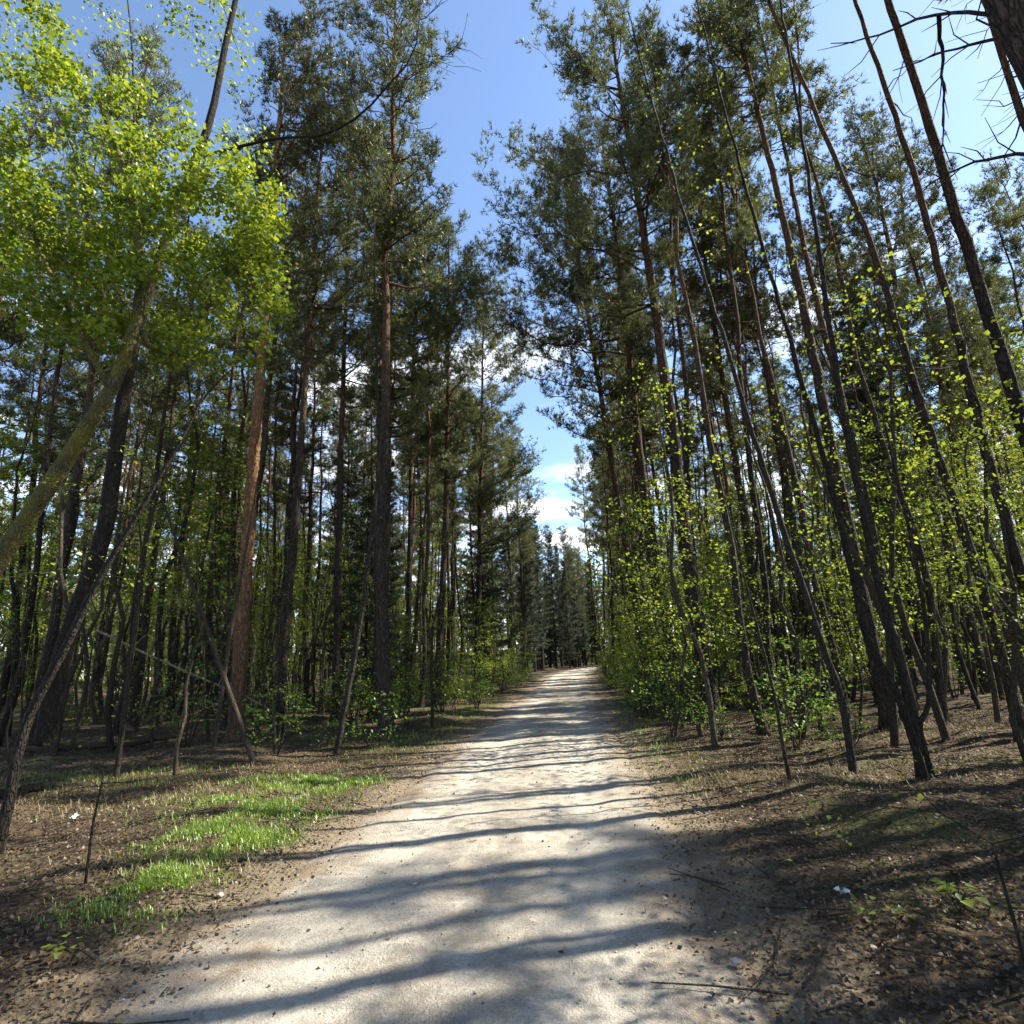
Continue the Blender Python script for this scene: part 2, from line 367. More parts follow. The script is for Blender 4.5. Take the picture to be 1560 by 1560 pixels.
def build_road():
    us = np.linspace(-1.28, 1.28, 60); ys = axis_pts((-6, 0, 20), (0, 14, 160), (14, 45, 150), (45, 115, 100))
    U, Y = np.meshgrid(us, ys)
    wob = 0.10 * np.sin(Y * 0.8 + np.sign(U) * 2) + 0.08 * np.sin(Y * 2.3 + U) + 0.06 * np.sin(Y * 5.1 + U * 2) + .04 * np.sin(Y * 11.3 - U * 3)
    X = road_cx(Y) + U * (ROAD_HW + wob * np.abs(U))
    e = np.abs(U)
    Z = gh(X, Y) + 0.012 - 0.085 * smooth(0.80, 1.28, e) + 0.006 * np.sin(X * 11 + Y * 7) * np.sin(Y * 9 - X * 5)
    nx, ny = len(us), len(ys)
    i = np.arange(ny - 1)[:, None] * nx + np.arange(nx - 1)[None, :]
    Q = np.stack([i, i + 1, i + nx + 1, i + nx], -1).reshape(-1, 4)
    me = mesh_from('road', np.stack([X, Y, Z], -1).reshape(-1, 3), quads=Q, smooth_sh=True, mats=[ROADM])
    at = me.attributes.new('across', 'FLOAT', 'POINT'); at.data.foreach_set('value', e.ravel().astype(np.float32))
    tag(add_obj('road', me), 'pale sandy gravel track running straight into the forest', 'road', kind='structure')
build_road()

# ------------------------------------------------------------------ tree builders
def wander(H, r, n=16, amp=0.012):
    t = np.linspace(0, 1, n)
    w = np.cumsum(r.standard_normal((n, 2)) * amp * H / n ** 0.5, 0); w -= w[0]
    return np.column_stack([w, t * H])
def resample(P, n):
    P = np.asarray(P, float); s = np.r_[0, np.cumsum(np.linalg.norm(np.diff(P, axis=0), axis=1))]
    u = np.linspace(0, s[-1], n); return np.column_stack([np.interp(u, s, P[:, k]) for k in range(3)])
def smooth_line(P, n=18):
    """Catmull-Rom through the given points"""
    P = np.asarray(P, float); E = np.vstack([2 * P[0] - P[1], P, 2 * P[-1] - P[-2]]); out = []
    for i in range(1, len(E) - 2):
        t = np.linspace(0, 1, 9, endpoint=False)[:, None]
        a, b, c, d = E[i - 1], E[i], E[i + 1], E[i + 2]
        out.append(0.5 * ((2 * b) + (-a + c) * t + (2 * a - 5 * b + 4 * c - d) * t ** 2 + (-a + 3 * b - 3 * c + d) * t ** 3))
    return resample(np.vstack(out + [P[-1:]]), n)

def pine(axis, r0, r, crown_lo=0.55, spread=2.2, dens=1.0, dead=16, sides=9, bark=PINE_BARK, nN=7, NW=0.024, NL=0.155, lop=None):
    """Scots pine along a given trunk line: returns (trunk mesh with its limbs, crown mesh)"""
    tb = Tubes(); H = axis[-1][2]
    zz = np.unique(np.r_[axis[:, 2], [.1, .22, .4, .7]]); axis = np.column_stack([np.interp(zz, axis[:, 2], axis[:, k]) for k in range(3)])   # more rings at the root flare
    n = len(axis); t = axis[:, 2] / H
    R = r0 * (1 - 0.80 * t ** 1.15) ; R = R * (1 + 0.75 * np.exp(-t * H / 0.22)); R[-1] = 0.01
    tb.add(axis, R, sides, 0.035, r)
    def at(h): return np.array([np.interp(h, axis[:, 2], axis[:, k]) for k in range(3)])
    def rad(h): return np.interp(h, axis[:, 2], R)
    TP, TD = [], []
    h = crown_lo * H
    while h < H * 0.985:
        u = (h - crown_lo * H) / (H * (1 - crown_lo))
        Lm = spread * (0.45 + 1.05 * u ** 0.55) * max(0.06, (1 - u)) ** 0.55
        for _ in range(r.integers(2, 5)):
            if r.random() < 0.12: continue
            az = r.uniform(0, 2 * math.pi); L = Lm * r.uniform(0.45, 1.2)
            if lop is not None: L *= 1 + 0.6 * math.cos(az - lop)
            el = math.radians(-8 + 55 * u ** 1.4 + r.normal(0, 9))
            b0 = at(h); dh = np.array([math.cos(az), math.sin(az), 0])
            k = 7; s = np.linspace(0, 1, k)
            P = b0 + np.outer(s * L * math.cos(el), dh) + np.outer(s * L * math.sin(el) + 0.30 * L * s ** 2.2, [0, 0, 1])
            P[1:] += r.standard_normal((k - 1, 3)) * 0.05 * L * s[1:, None]
            rb = min(rad(h) * 0.42, 0.012 + 0.017 * L)
            tb.add(P, rb * (1 - 0.85 * s), 4)
            # twigs on the outer part
            nt = int(3 + L * 6.2 * dens)
            for q in r.uniform(0.28, 1.0, nt):
                p0 = np.array([np.interp(q, s, P[:, c]) for c in range(3)])
                bd = nrm(P[min(k - 1, int(q * (k - 1)) + 1)] - P[int(q * (k - 1) - 1e-6)])
                side = r.standard_normal(3); side[2] = abs(side[2]) * 0.5 + 0.1
                d = nrm(bd * 0.6 + nrm(side) * 0.85); tl = r.uniform(0.22, 0.62) * (0.7 + 0.25 * L)
                e = p0 + d * tl + np.array([0, 0, 0.10 * tl])
                if r.random() < 0.55: tb.add([p0, (p0 + e) / 2 + r.standard_normal(3) * 0.02, e], [0.008, 0.006, 0.004], 3)
                m = int(4 + tl * 9 * dens)
                f = r.uniform(0.25, 1.05, m)[:, None]
                TP.append(p0 + (e - p0) * f + r.standard_normal((m, 3)) * 0.065)
                TD.append(np.repeat((d * 0.8 + np.array([0, 0, 0.35]))[None], m, 0))
        h += r.uniform(0.28, 0.55)
    top = at(H)
    TP.append(top + r.standard_normal((30, 3)) * np.array([0.25, 0.25, 0.35])); TD.append(np.repeat(np.array([[0, 0, 1.0]]), 30, 0))
    for _ in range(dead):                                               # dead snags below the crown
        h = r.uniform(0.06, crown_lo * 1.08) * H; az = r.uniform(0, 6.28); L = r.uniform(0.35, 1.5) * (0.5 + 0.7 * h / (crown_lo * H))
        s = np.linspace(0, 1, 5); dh = np.array([math.cos(az), math.sin(az), 0]); el = r.normal(0.05, 0.3)
        P = at(h) + np.outer(s * L, dh) + np.outer(el * L * s - 0.15 * L * s ** 2, [0, 0, 1]); P[1:] += r.standard_normal((4, 3)) * 0.045 * L
        tb.add(P, 0.016 * (1 - 0.75 * s) * (0.6 + 0.4 * L), 3)
        for _k in range(r.integers(1, 4)):
            i = r.integers(1, 4); d = nrm(dh + r.standard_normal(3) * 0.7)
            tb.add([P[i], P[i] + d * L * 0.2, P[i] + d * L * 0.4 + r.standard_normal(3) * 0.05], [0.006, 0.005, 0.003], 3)
    V, T = needle_geo(np.concatenate(TP), np.concatenate(TD), r, nN, NL, NW)
    return tb.mesh('trunk', bark), mesh_from('crown', V, tris=T, mats=[PINE_NEEDLE])

def spruce(H, r0, r, lo=0.12, spread=2.0, bark=SPRUCE_BARK):
    tb = Tubes(); axis = wander(H, r, 12, 0.006); t = np.linspace(0, 1, 12)
    tb.add(axis, r0 * (1 - 0.95 * t) + 0.006, 7, 0.03, r)
    def at(h): return np.array([np.interp(h, axis[:, 2], axis[:, k]) for k in range(3)])
    TP, TD = [], []; h = lo * H
    while h < H * 0.99:
        u = (h - lo * H) / (H * (1 - lo)); Lm = spread * (1 - u) ** 0.85 * (0.75 + 0.25 * math.sin(u * 3)) + 0.15
        for _ in range(r.integers(4, 7)):
            az = r.uniform(0, 6.283); L = Lm * r.uniform(0.55, 1.15); dh = np.array([math.cos(az), math.sin(az), 0])
            s = np.linspace(0, 1, 6); drop = -0.28 + 0.75 * u
            P = at(h) + np.outer(s * L, dh) + np.outer(L * (drop * s + 0.22 * s ** 2.5), [0, 0, 1])
            tb.add(P, (0.008 + 0.009 * L) * (1 - 0.85 * s), 3)
            m = int(14 + 34 * L); f = r.uniform(0.12, 1, m)
            p = np.column_stack([np.interp(f, s, P[:, c]) for c in range(3)])
            lat = np.array([-dh[1], dh[0], 0]); w = (r.uniform(-1, 1, m) * 0.38 * L * (1.05 - f))[:, None]
            p = p + lat * w + np.array([0, 0, -1]) * (np.abs(w) * 0.35 + r.uniform(0, 0.14, (m, 1)))
            TP.append(p); TD.append(nrm(dh * 0.7 + lat * np.sign(w) * 0.6 + np.array([0, 0, -0.25])))
        h += r.uniform(0.22, 0.42)
    V, T = needle_geo(np.concatenate(TP), np.concatenate(TD), r, 7, 0.17, 0.022, 0.45)
    return tb.mesh('trunk', bark), mesh_from('crown', V, tris=T, mats=[SPRUCE_NEEDLE])

def colonise(stems, targets, r, step=0.28, tip=0.004, expo=0.42, rmax=1.0, droop=0.0, up=0.25):
    """grow branches from given stem lines [(points, radii)] to target points; returns Tubes and twig-end lines"""
    tb = Tubes(); N = []; PAR = []; base = []
    for P, R in stems:
        tb.add(P, R, 9, 0.03, r)
        N.append(P[len(P) // 4:]); base.append(R[len(P) // 4:])
    nodes = np.concatenate(N); nr = np.concatenate(base); paths = []
    d0 = np.array([np.min(np.linalg.norm(nodes - q, axis=1)) for q in targets])
    for q in np.asarray(targets)[np.argsort(d0)]:
        w = np.linalg.norm(nodes - q, axis=1) + 0.8 * np.maximum(0, nodes[:, 2] - q[2])
        i = int(np.argmin(w)); a = nodes[i]; L = np.linalg.norm(q - a)
        if L < 0.12: continue
        k = max(3, int(L / step) + 2); s = np.linspace(0, 1, k)[:, None]
        P = a + (q - a) * s; P[:, 2] += (up * L * 0.6 * (s * (1 - s)))[:, 0] - droop * L * (s[:, 0] ** 2)
        P[1:-1] += r.standard_normal((k - 2, 3)) * 0.05 * L ** 0.7
        rb = min(nr[i] * 0.75, tip + 0.0085 * L ** 1.0)
        R = np.linspace(rb, tip * 0.7, k); tb.add(P, R, 4 if rb > 0.012 else 3)
        nodes = np.vstack([nodes, P[1:]]); nr = np.r_[nr, R[1:]]; paths.append(P)
    return tb, paths

def leaves_on(paths, r, per_m=26, size=0.06, scat=0.14, frac=0.35, mat_=None, flat=0.6, name='crown', amin=5):
    PP, DD = [], []
    for P in paths:
        L = np.linalg.norm(P[-1] - P[0]); m = int(amin + per_m * min(L, 1.4))
        f = r.uniform(frac if L > 0.6 else 0.05, 1.06, m); s = np.linspace(0, 1, len(P))
        p = np.column_stack([np.interp(f, s, P[:, c]) for c in range(3)])
        sc = scat * np.array([1, 1, 0.42]); p = p + r.standard_normal((m, 3)) * sc
        d = nrm(P[-1] - P[-2]); PP.append(p)
        DD.append(nrm(d * 0.5 + r.standard_normal((m, 3)) * np.array([0.8, 0.8, 0.25]) + np.array([0, 0, -0.15])))
    V, T = leaf_geo(np.concatenate(PP), np.concatenate(DD), r, size, flat)
    return mesh_from(name, V, tris=T, mats=[mat_])

def ell(n, c, rad, r, shell=0.35):
    u = nrm(r.standard_normal((n, 3))); q = (shell + (1 - shell) * r.random(n)) ** (1 / 2.2)
    return np.asarray(c) + u * q[:, None] * np.asarray(rad)

def tree_obj(name, loc, meshes, label, cat, group=None, rz=0.0, sc=1.0, lean=(0, 0), parts=('trunk', 'crown')):
    root = empty(name, loc, label, cat, group)
    root.rotation_euler = (lean[0], lean[1], rz); root.scale = (sc, sc, sc) if np.isscalar(sc) else sc
    for pn, me in zip(parts, meshes):
        if me is not None: add_obj(pn, me, root)
    return root
def gz(x, y): return float(gh(x, y))
OCC = []                                    # where trunks stand

# ------------------------------------------------------------------ the trees that stand out in the photograph
def hero_axis(pts, Y, H, n=46):
    """trunk line through picture points at distance Y, carried down to the ground and up to height H"""
    W = [atY(px, py, Y) for px, py in pts]
    a, b = W[0], W[1]; d = (b - a) / (b[2] - a[2])
    g = gz(a[0], Y)
    base = a - d * (a[2] - g)
    if a[2] - g > 0.15: W = [base] + W
    else: W[0] = base
    c, e = W[-2], W[-1]; d = (e - c) / (e[2] - c[2])
    if H > e[2] + 0.5:
        h = H - e[2]; W.append(e + d * h * 0.5 * 1.0); W.append(W[-1] + (d * 0.8 + np.array([0, 0, 0.2])) * h * 0.5)
    W = np.array(W); base = W[0].copy(); base[2] = gz(base[0], base[1]) - 0.05
    A = smooth_line(W - base, n); A[2:-1, :2] += np.random.default_rng(int(abs(W[0][0]) * 100)).normal(0, .009 * min(1, (H / 14) ** 2), (n - 3, 2)); A[:, 2] = np.maximum.accumulate(A[:, 2] + np.arange(n) * 1e-4); A[:, 2] -= A[0, 2]
    return base, A

heroes = [
 # name, pts (picture), Y, H, r0, crown_lo, spread, dead, label
 ([(1085, 1085), (1050, 860), (1022, 640), (988, 400), (958, 215)], 14.0, 21.5, 0.185, 0.52, 2.5, 10, 'straight thick pine rising out of the light green saplings at the track edge'),
 ([(1010, 985), (976, 700), (943, 400), (922, 250)], 19.5, 23, 0.17, 0.46, 2.9, 12, 'second pine along the track beyond the thick one among saplings'),
 ([(972, 945), (930, 690), (902, 520), (888, 430)], 21.5, 24, 0.15, 0.42, 3.2, 12, 'slender pine with sunlit edge behind the bright green roadside saplings'),
 ([(1352, 1085), (1275, 720), (1218, 440), (1150, 150), (1118, 20)], 11.5, 19.5, 0.13, 0.76, 1.15, 20, 'tall dark pine behind the clump of thin bare stems'),
 ([(1385, 1060), (1290, 640), (1235, 420), (1190, 200)], 14.5, 22, 0.12, 0.76, 1.4, 14, 'thin pine standing close beside the tall dark pine'),
 ([(1655, 960), (1530, 560), (1480, 400), (1434, 250), (1385, 95), (1352, 0)], 8.6, 21, 0.11, 0.86, .8, 6, 'bowed pine with stout curved side branches near the leaning big pine'),
 ([(1570, 930), (1490, 640), (1440, 440), (1385, 240), (1330, 80)], 10.5, 21, 0.095, 0.84, .9, 8, 'narrow pine running parallel to the bowed pine'),
 ([(1560, 1130), (1487, 860), (1445, 740), (1385, 560), (1330, 380), (1255, 200)], 9.8, 19, 0.08, 0.84, .8, 8, 'thin dark pine with crooked stem over the sunny litter'),
 ([(1170, 1020), (1120, 700), (1080, 440), (1065, 300)], 18.5, 22, 0.14, 0.50, 2.0, 14, 'pine with dense dark crown between two taller pines by the track'),
 ([(1245, 1020), (1185, 660), (1150, 460), (1110, 260)], 17.0, 22, 0.12, 0.55, 1.8, 14, 'slim pine with many dead snags behind the saplings'),
 ([(362, 1075), (373, 900), (386, 700), (400, 530), (408, 420)], 13.0, 21, 0.17, 0.58, 2.3, 7, 'pine with sun tinted orange trunk beside the pale fallen branch'),
 ([(425, 1075), (440, 900), (457, 700), (468, 540)], 14.5, 21, 0.125, 0.52, 2.1, 12, 'dark pine close beside the sun tinted orange trunked pine'),
 ([(512, 1040), (518, 740), (526, 480)], 17.0, 21.5, 0.12, 0.48, 2.1, 14, 'slim straight pine behind the curved thin stem'),
 ([(576, 1010), (588, 800), (592, 560), (594, 420)], 18.5, 21.0, 0.19, 0.46, 2.5, 14, 'stout dark pine rising behind the curved thin stem'),
 ([(668, 1000), (680, 740), (684, 380)], 22.0, 21.0, 0.15, 0.45, 2.6, 14, 'straight pine at the track edge with its crown against blue sky'),
 ([(727, 1000), (733, 720), (735, 560)], 29.0, 21.0, 0.16, 0.36, 2.7, 14, 'pine bordering the grassy end of the verge along the track'),
 ([(622, 1000), (626, 700), (630, 520)], 24.0, 21.0, 0.13, 0.45, 2.2, 14, 'thin pine between the stout dark pine and the track edge pine'),
]
for pts, Y, H, r0, clo, spr, dead, lab in heroes:
    r = np.random.default_rng(int(pts[0][0]) * 7 + 3)
    base, A = hero_axis(pts, Y, H)
    right = base[0] > 0
    tm, cm = pine(A, r0, r, clo - .03, spr * 1.1, 1.0, dead + 6, 10, bark=SUN_TINTED_BARK if 'orange trunk ' in lab else PINE_BARK, lop=math.pi if right else 0.0)
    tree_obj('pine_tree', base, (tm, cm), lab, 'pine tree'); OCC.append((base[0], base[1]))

# the big pine close by on the sunny side: only its trunk and lower limbs lean into the frame
r = np.random.default_rng(5)
A = smooth_line(np.array([[0, 0, 0], [-0.15, 0.0, 2.5], [-0.42, 0.05, 5.5], [-0.8, 0.1, 9], [-1.3, 0.2, 14], [-1.7, 0.3, 20]]), 22)
tm, cm = pine(A, 0.21, r, 0.66, 2.3, 1.0, 0, 14)
bigp = np.array([4.05, 3.35]); bz = gz(*bigp) - 0.05
root = tree_obj('pine_tree', (bigp[0], bigp[1], bz), (tm, cm), 'big leaning pine with thick trunk and dark bare lower limbs', 'pine tree')
tb = Tubes()
for P in ([(1530, 20), (1420, 22), (1330, 58), (1265, 68)], [(1590, 40), (1500, 62), (1430, 80), (1360, 110)],
          [(1620, 235), (1520, 240), (1450, 262), (1400, 290)], [(1430, 25), (1436, 100), (1437, 240)]):
    W = np.array([atY(px, py, 3.45 + 0.35 * i) for i, (px, py) in enumerate(P)]) - np.array([bigp[0], bigp[1], bz])
    q = smooth_line(W, 12); q[1:] += r.standard_normal((11, 3)) * 0.006
    tb.add(q, np.linspace(0.017, 0.004, 12), 5)
    for _ in range(7):
        i = r.integers(3, 11); d = nrm(nrm(q[-1] - q[0]) * 1.0 + r.standard_normal(3) * 0.45); L = r.uniform(0.15, 0.45)
        tb.add([q[i], q[i] + d * L * 0.5 + r.standard_normal(3) * 0.02, q[i] + d * L], [0.006, 0.005, 0.002], 3)
add_obj('lower_limbs', tb.mesh('lower_limbs', PINE_BARK), root); OCC.append(tuple(bigp))

# broadleaf trees over the verge: a mossy leaning trunk and a dark trunk with a bare limb reaching over the track
def broadleaf_pair():
    r = np.random.default_rng(21)
    Y = 6.6
    # mossy leaning trunk
    W = np.array([atY(px, py, Y) for px, py in [(-120, 1030), (-20, 880), (60, 762), (130, 655), (185, 560), (215, 440), (200, 300), (150, 150)]])
    d = (W[1] - W[0]) / (W[1] - W[0])[2]; b = W[0] - d * (W[0][2] - gz(W[0][0], Y)) * 0.75; b[2] = gz(b[0], b[1]) - 0.05
    stem = smooth_line(np.vstack([b, W]) - b, 22)
    stem2 = smooth_line(np.vstack([stem[13], np.array([atY(px, py, Y + dy) for px, py, dy in [(250, 545, .3), (330, 450, .6), (400, 370, 1.0)]]) - b]), 10)
    stem3 = smooth_line(np.vstack([stem[11], np.array([atY(px, py, Y + dy) for px, py, dy in [(120, 500, -.3), (60, 380, -.5), (10, 230, -.4)]]) - b]), 10)
    T = []
    for px, py, dy, n, rad in [(60, 330, -0.3, 46, (1.1, 1.0, .8)), (190, 350, 0, 60, (1.2, 1.1, .75)), (310, 340, .5, 60, (1.0, 1.1, .8)),
                               (385, 420, .9, 42, (.6, .9, .8)), (250, 455, .4, 44, (1.2, 1.0, .45)), (90, 460, -.2, 36, (1.0, .9, .4)),
                               (40, 150, -.4, 16, (.8, .9, .9)), (130, 520, 0, 16, (1.3, 1.0, .25)), (330, 520, .5, 16, (.9, 1.0, .25)), (230, 240, .3, 22, (1.5, 1.0, .4)), (385, 300, .9, 22, (.45, .8, .6)), (-60, 300, -.4, 30, (.9, 1.0, 1.2)), (20, 60, -.3, 22, (.9, .9, .8)), (150, 160, 0, 16, (.9, .9, .5))]:
        T.append(ell(n, atY(px, py, Y + dy) - b, rad, r))
    stems = [(stem, np.linspace(0.15, 0.03, 22)), (stem2, np.linspace(0.05, 0.012, 10)), (stem3, np.linspace(0.045, 0.012, 10))]
    tb, paths = colonise(stems, np.concatenate(T), r)
    cm = leaves_on(paths, r, 112, 0.080, 0.125, 0.15, MAPLE_LEAF, 0.6, amin=20)
    tree_obj('broadleaf_tree', b, (tb.mesh('trunk', MOSS_BARK), cm), 'leaning mossy trunked broadleaf tree with bright fresh green canopy', 'tree')
    OCC.append((b[0], b[1]))
    # dark trunk with bare limb
    Y = 8.2
    W = np.array([atY(px, py, Y + dy) for px, py, dy in [(70, 1130, 0), (88, 1020, 0), (125, 910, 0), (158, 815, 0), (182, 650, 0), (205, 520, 0), (262, 340, 0), (318, 190, 0), (345, 60, 0), (372, -60, 0), (400, -230, 0)]])
    b = W[0].copy(); b[2] = gz(b[0], b[1]) - 0.05
    stem = smooth_line(W - b, 30)
    def limb(anchor, pts, n=12): return smooth_line(np.vstack([stem[anchor], np.array([atY(px, py, Y + dy) for px, py, dy in pts]) - b]), n)
    j = int(np.argmin(np.abs(stem[:, 2] + b[2] - atY(330, 250, Y)[2])))
    bare = limb(j, [(415, 212, -.3), (490, 206, -.6), (548, 176, -.9), (598, 122, -1.2), (632, 78, -1.4), (641, 0, -1.5)], 16)
    up2 = limb(max(4, j - 5), [(195, 330, .4), (205, 200, .8), (200, 60, 1.0), (190, -40, 1.2)], 12)
    up3 = limb(max(4, j - 7), [(150, 420, .2), (120, 250, .6), (60, 120, .9)], 10)
    T = [ell(26, atY(150, 90, Y + 1) - b, (1.6, 1.2, 1.0), r), ell(26, atY(320, 60, Y + .3) - b, (.8, 1.2, .9), r), ell(22, atY(30, 60, Y + .5) - b, (1.2, 1.0, .9), r),
         ell(24, atY(200, 220, Y + .6) - b, (1.7, 1.0, .5), r), ell(20, atY(380, 250, Y + .8) - b, (.6, .9, .5), r)]
    stems = [(stem, np.linspace(0.14, 0.02, 30)), (up2, np.linspace(0.045, 0.01, 12)), (up3, np.linspace(0.04, 0.01, 10))]
    tb, paths = colonise(stems, np.concatenate(T), r)
    cm = leaves_on(paths, r, 40, 0.08, 0.17, 0.2, MAPLE_LEAF, 0.5, amin=10)
    tb.add(bare, np.linspace(0.032, 0.007, 16), 6)
    tw = [[(548, 176), (530, 120), (505, 60), (485, -10)], [(598, 122), (560, 90), (540, 40), (525, 0)], [(632, 78), (680, 88), (705, 60), (712, 20)], [(615, 100), (655, 95), (690, 105)],
          [(490, 206), (460, 160), (430, 90), (420, 20)], [(560, 168), (600, 175), (640, 200)], [(632, 78), (610, 40), (590, 0)], [(640, 30), (668, 10), (680, -30)], [(530, 190), (545, 230), (600, 260)]]
    for P in tw:
        q = smooth_line(np.array([atY(px, py, Y - 1.1 - .15 * i) for i, (px, py) in enumerate(P)]) - b, 9); q[1:] += r.standard_normal((8, 3)) * 0.02
        tb.add(q, np.linspace(0.008, 0.0025, 9), 4)
        for _ in range(6):
            i = r.integers(2, 9); d = nrm(nrm(q[-1] - q[0]) + r.standard_normal(3) * 0.7); L = r.uniform(.15, .5)
            tb.add([q[i], q[i] + d * L * .5 + r.standard_normal(3) * .03, q[i] + d * L], [.004, .0035, .002], 3)
    tree_obj('broadleaf_tree', b, (tb.mesh('trunk', GREY_BARK), cm), 'dark trunked tree with one bare limb reaching out over the track', 'tree')
    OCC.append((b[0], b[1]))
broadleaf_pair()

# thin crooked stems: curved birch-like stem, stems of the clump, leaning poles
def pole(pts, Y, r0, H, lab, name='young_tree', bark=GREY_BARK, leaves=20, size=0.05, seed=1, straight_top=True, lift=0.0):
    r = np.random.default_rng(seed); base, A = hero_axis(pts, Y, H)
    t = np.linspace(0, 1, len(A)); stems = [(A, r0 * (1 - 0.85 * t) + 0.004)]
    top = A[-1]; n = leaves
    tg = []
    for _ in range(n):
        h = r.uniform(0.35, 1.0); c = A[int(h * (len(A) - 1))]; L = 1.1 * (1.1 - 0.6 * h)
        a = r.uniform(0, 6.28); tg.append(c + np.array([math.cos(a) * L, math.sin(a) * L, r.uniform(0.1, 0.7)]) * r.uniform(0.4, 1))
    tb, paths = colonise(stems, np.array(tg), r, tip=0.003)
    cm = leaves_on(paths, r, 14, size, 0.12, 0.3, SHRUB_LEAF, 0.6, amin=3)
    tree_obj(name, base, (tb.mesh('trunk', bark), cm), lab, 'young tree'); OCC.append((base[0], base[1]))
pole([(515, 1130), (548, 950), (562, 845), (577, 700), (574, 560)], 11.0, 0.055, 12, 'thin stem curving upward in front of the stout dark pine', seed=31, leaves=14)
pole([(1300, 1185), (1282, 1060), (1240, 945), (1200, 825), (1160, 700), (1112, 545)], 8.0, 0.045, 13, 'single thin dark stem rooted in the sunny litter beside the clump', seed=32, leaves=22)
pole([(1402, 1190), (1385, 1060), (1350, 940), (1318, 800), (1280, 600), (1262, 480)], 7.6, 0.048, 14, 'upright thin stem of the bare clump beside the shady litter', seed=33, leaves=20)
pole([(1412, 1190), (1360, 1040), (1318, 960), (1272, 760), (1215, 560)], 7.5, 0.043, 12.5, 'thin stem of the bare clump bending towards the track', seed=34, leaves=20)
pole([(1422, 1190), (1400, 1100), (1415, 1050), (1400, 880), (1360, 700)], 7.7, 0.03, 6.0, 'short forked stem at the back of the bare clump', seed=35, leaves=12)
pole([(1205, 1195), (1190, 1120), (1178, 1050), (1140, 900)], 7.4, 0.02, 3.6, 'slender upright whip with sparse leaves at the edge of the litter', seed=36, leaves=10)
pole([(12, 1225), (42, 1095), (98, 985), (150, 880), (235, 735)], 5.4, 0.05, 4.6, 'dark leaning pole rooted beside the end of the rotting log', seed=37, leaves=9, bark=GREY_BARK)
pole([(335, 1005), (295, 890), (240, 735), (205, 640)], 9.5, 0.045, 6.5, 'dead looking pole leaning away from the orange trunked pine', seed=38, leaves=6, bark=TWIG_BARK)
pole([(340, 1040), (352, 960), (372, 850), (400, 690)], 11.5, 0.045, 8.0, 'slim leaning stem crossing beside the orange trunked pine', seed=39, leaves=12, bark=TWIG_BARK)
pole([(135, 1310), (143, 1245), (156, 1185), (160, 1150)], 4.6, 0.009, 1.0, 'single thin dark shoot standing in the dry grass', seed=40, leaves=4, size=0.03)
pole([(185, 1120), (205, 960), (235, 770), (300, 620), (352, 560)], 8.8, 0.04, 7.0, 'pale crooked stem arching under the bright green canopy', seed=41, leaves=8, bark=TWIG_BARK)
pole([(1545, 1400), (1525, 1330), (1508, 1270)], 3.2, 0.008, 0.75, 'bare twig sticking up from the shady litter', seed=42, leaves=3, size=0.03)

# fallen wood
def log(name, pts3, r0, r1, label, mat_, seed, stubs=3):
    r = np.random.default_rng(seed); P = smooth_line(np.array(pts3), 14); b = P[0].copy(); q = P - b
    q[1:-1] += r.standard_normal((12, 3)) * r0 * 0.25
    tb = Tubes(); R = np.linspace(r0, r1, 14); tb.add(q, R, 9, 0.06, r)
    for e, d in ((0, -1), (-1, 1)):                                   # broken ends
        t = nrm(q[e] - q[1 if e == 0 else -2]); tb.add([q[e], q[e] + t * R[e] * .3, q[e] + t * R[e] * .4], [R[e], R[e] * .7, 0.001], 9)
    for _ in range(stubs):
        i = r.integers(2, 12); d = nrm(r.standard_normal(3) + np.array([0, 0, .8])); L = r.uniform(.15, .6) 
        tb.add([q[i], q[i] + d * L * .5, q[i] + d * L + r.standard_normal(3) * .04], [R[i] * .4, R[i] * .3, R[i] * .12], 5)
    o = add_obj(name, tb.mesh(name, mat_), None, b); tag(o, label, 'log' if r0 > .04 else 'branch'); return o
def gp(px, py, up=0.03):
    p = on_ground(px, py); p[2] = gz(p[0], p[1]) + up; return p
log('fallen_branch', [atY(150, 962, 12.3), atY(265, 1015, 12.9), atY(330, 1043, 13.3), atY(398, 1074, 13.8), gp(470, 1112, .01)], 0.030, 0.016, 'pale dead branch slanting down to the foot of the orange trunked pine', DEAD_WOOD, 3, 4)
log('fallen_log', [gp(-40, 1152, .08), gp(60, 1148, .08), gp(150, 1142, .08), gp(255, 1130, .08)], 0.085, 0.06, 'grey brown log lying along the shade behind the dry grass', TWIG_BARK, 4, 3)
log('fallen_log', [gp(-60, 1222, .06), gp(0, 1215, .06), gp(62, 1209, .06)], 0.075, 0.06, 'short rotting dark log lying in sunny dry grass', GREY_BARK, 5, 1)
log('fallen_branch', [gp(270, 1155, .03), gp(330, 1165, .05), gp(420, 1166, .04)], 0.02, 0.010, 'thin stick lying in shade behind the bright green grass', TWIG_BARK, 6, 4)
log('fallen_branch', [atY(1487, 880, 9.7), atY(1560, 914, 9.2), atY(1680, 985, 8.8), gp(1830, 1105, .0)], 0.02, 0.014, 'pale dead branch leaning from the thin crooked pine', DEAD_WOOD, 7, 3)

# ------------------------------------------------------------------ the forest
TRI = lambda x, y: None
def rd(y, o): return float(road_cx(y)) + o
def far_enough(x, y, dmin):
    for (a, b) in OCC:
        if (a - x) ** 2 + (b - y) ** 2 < dmin * dmin: return False
    return True
def in_view(x, y, pad=6.0):
    if y < -2: return False
    c = RW.T @ (np.array([x, y, 1.0]) - CAM)
    return -c[2] > 0.5 and abs(c[0]) < -c[2] * (780 / F) + pad

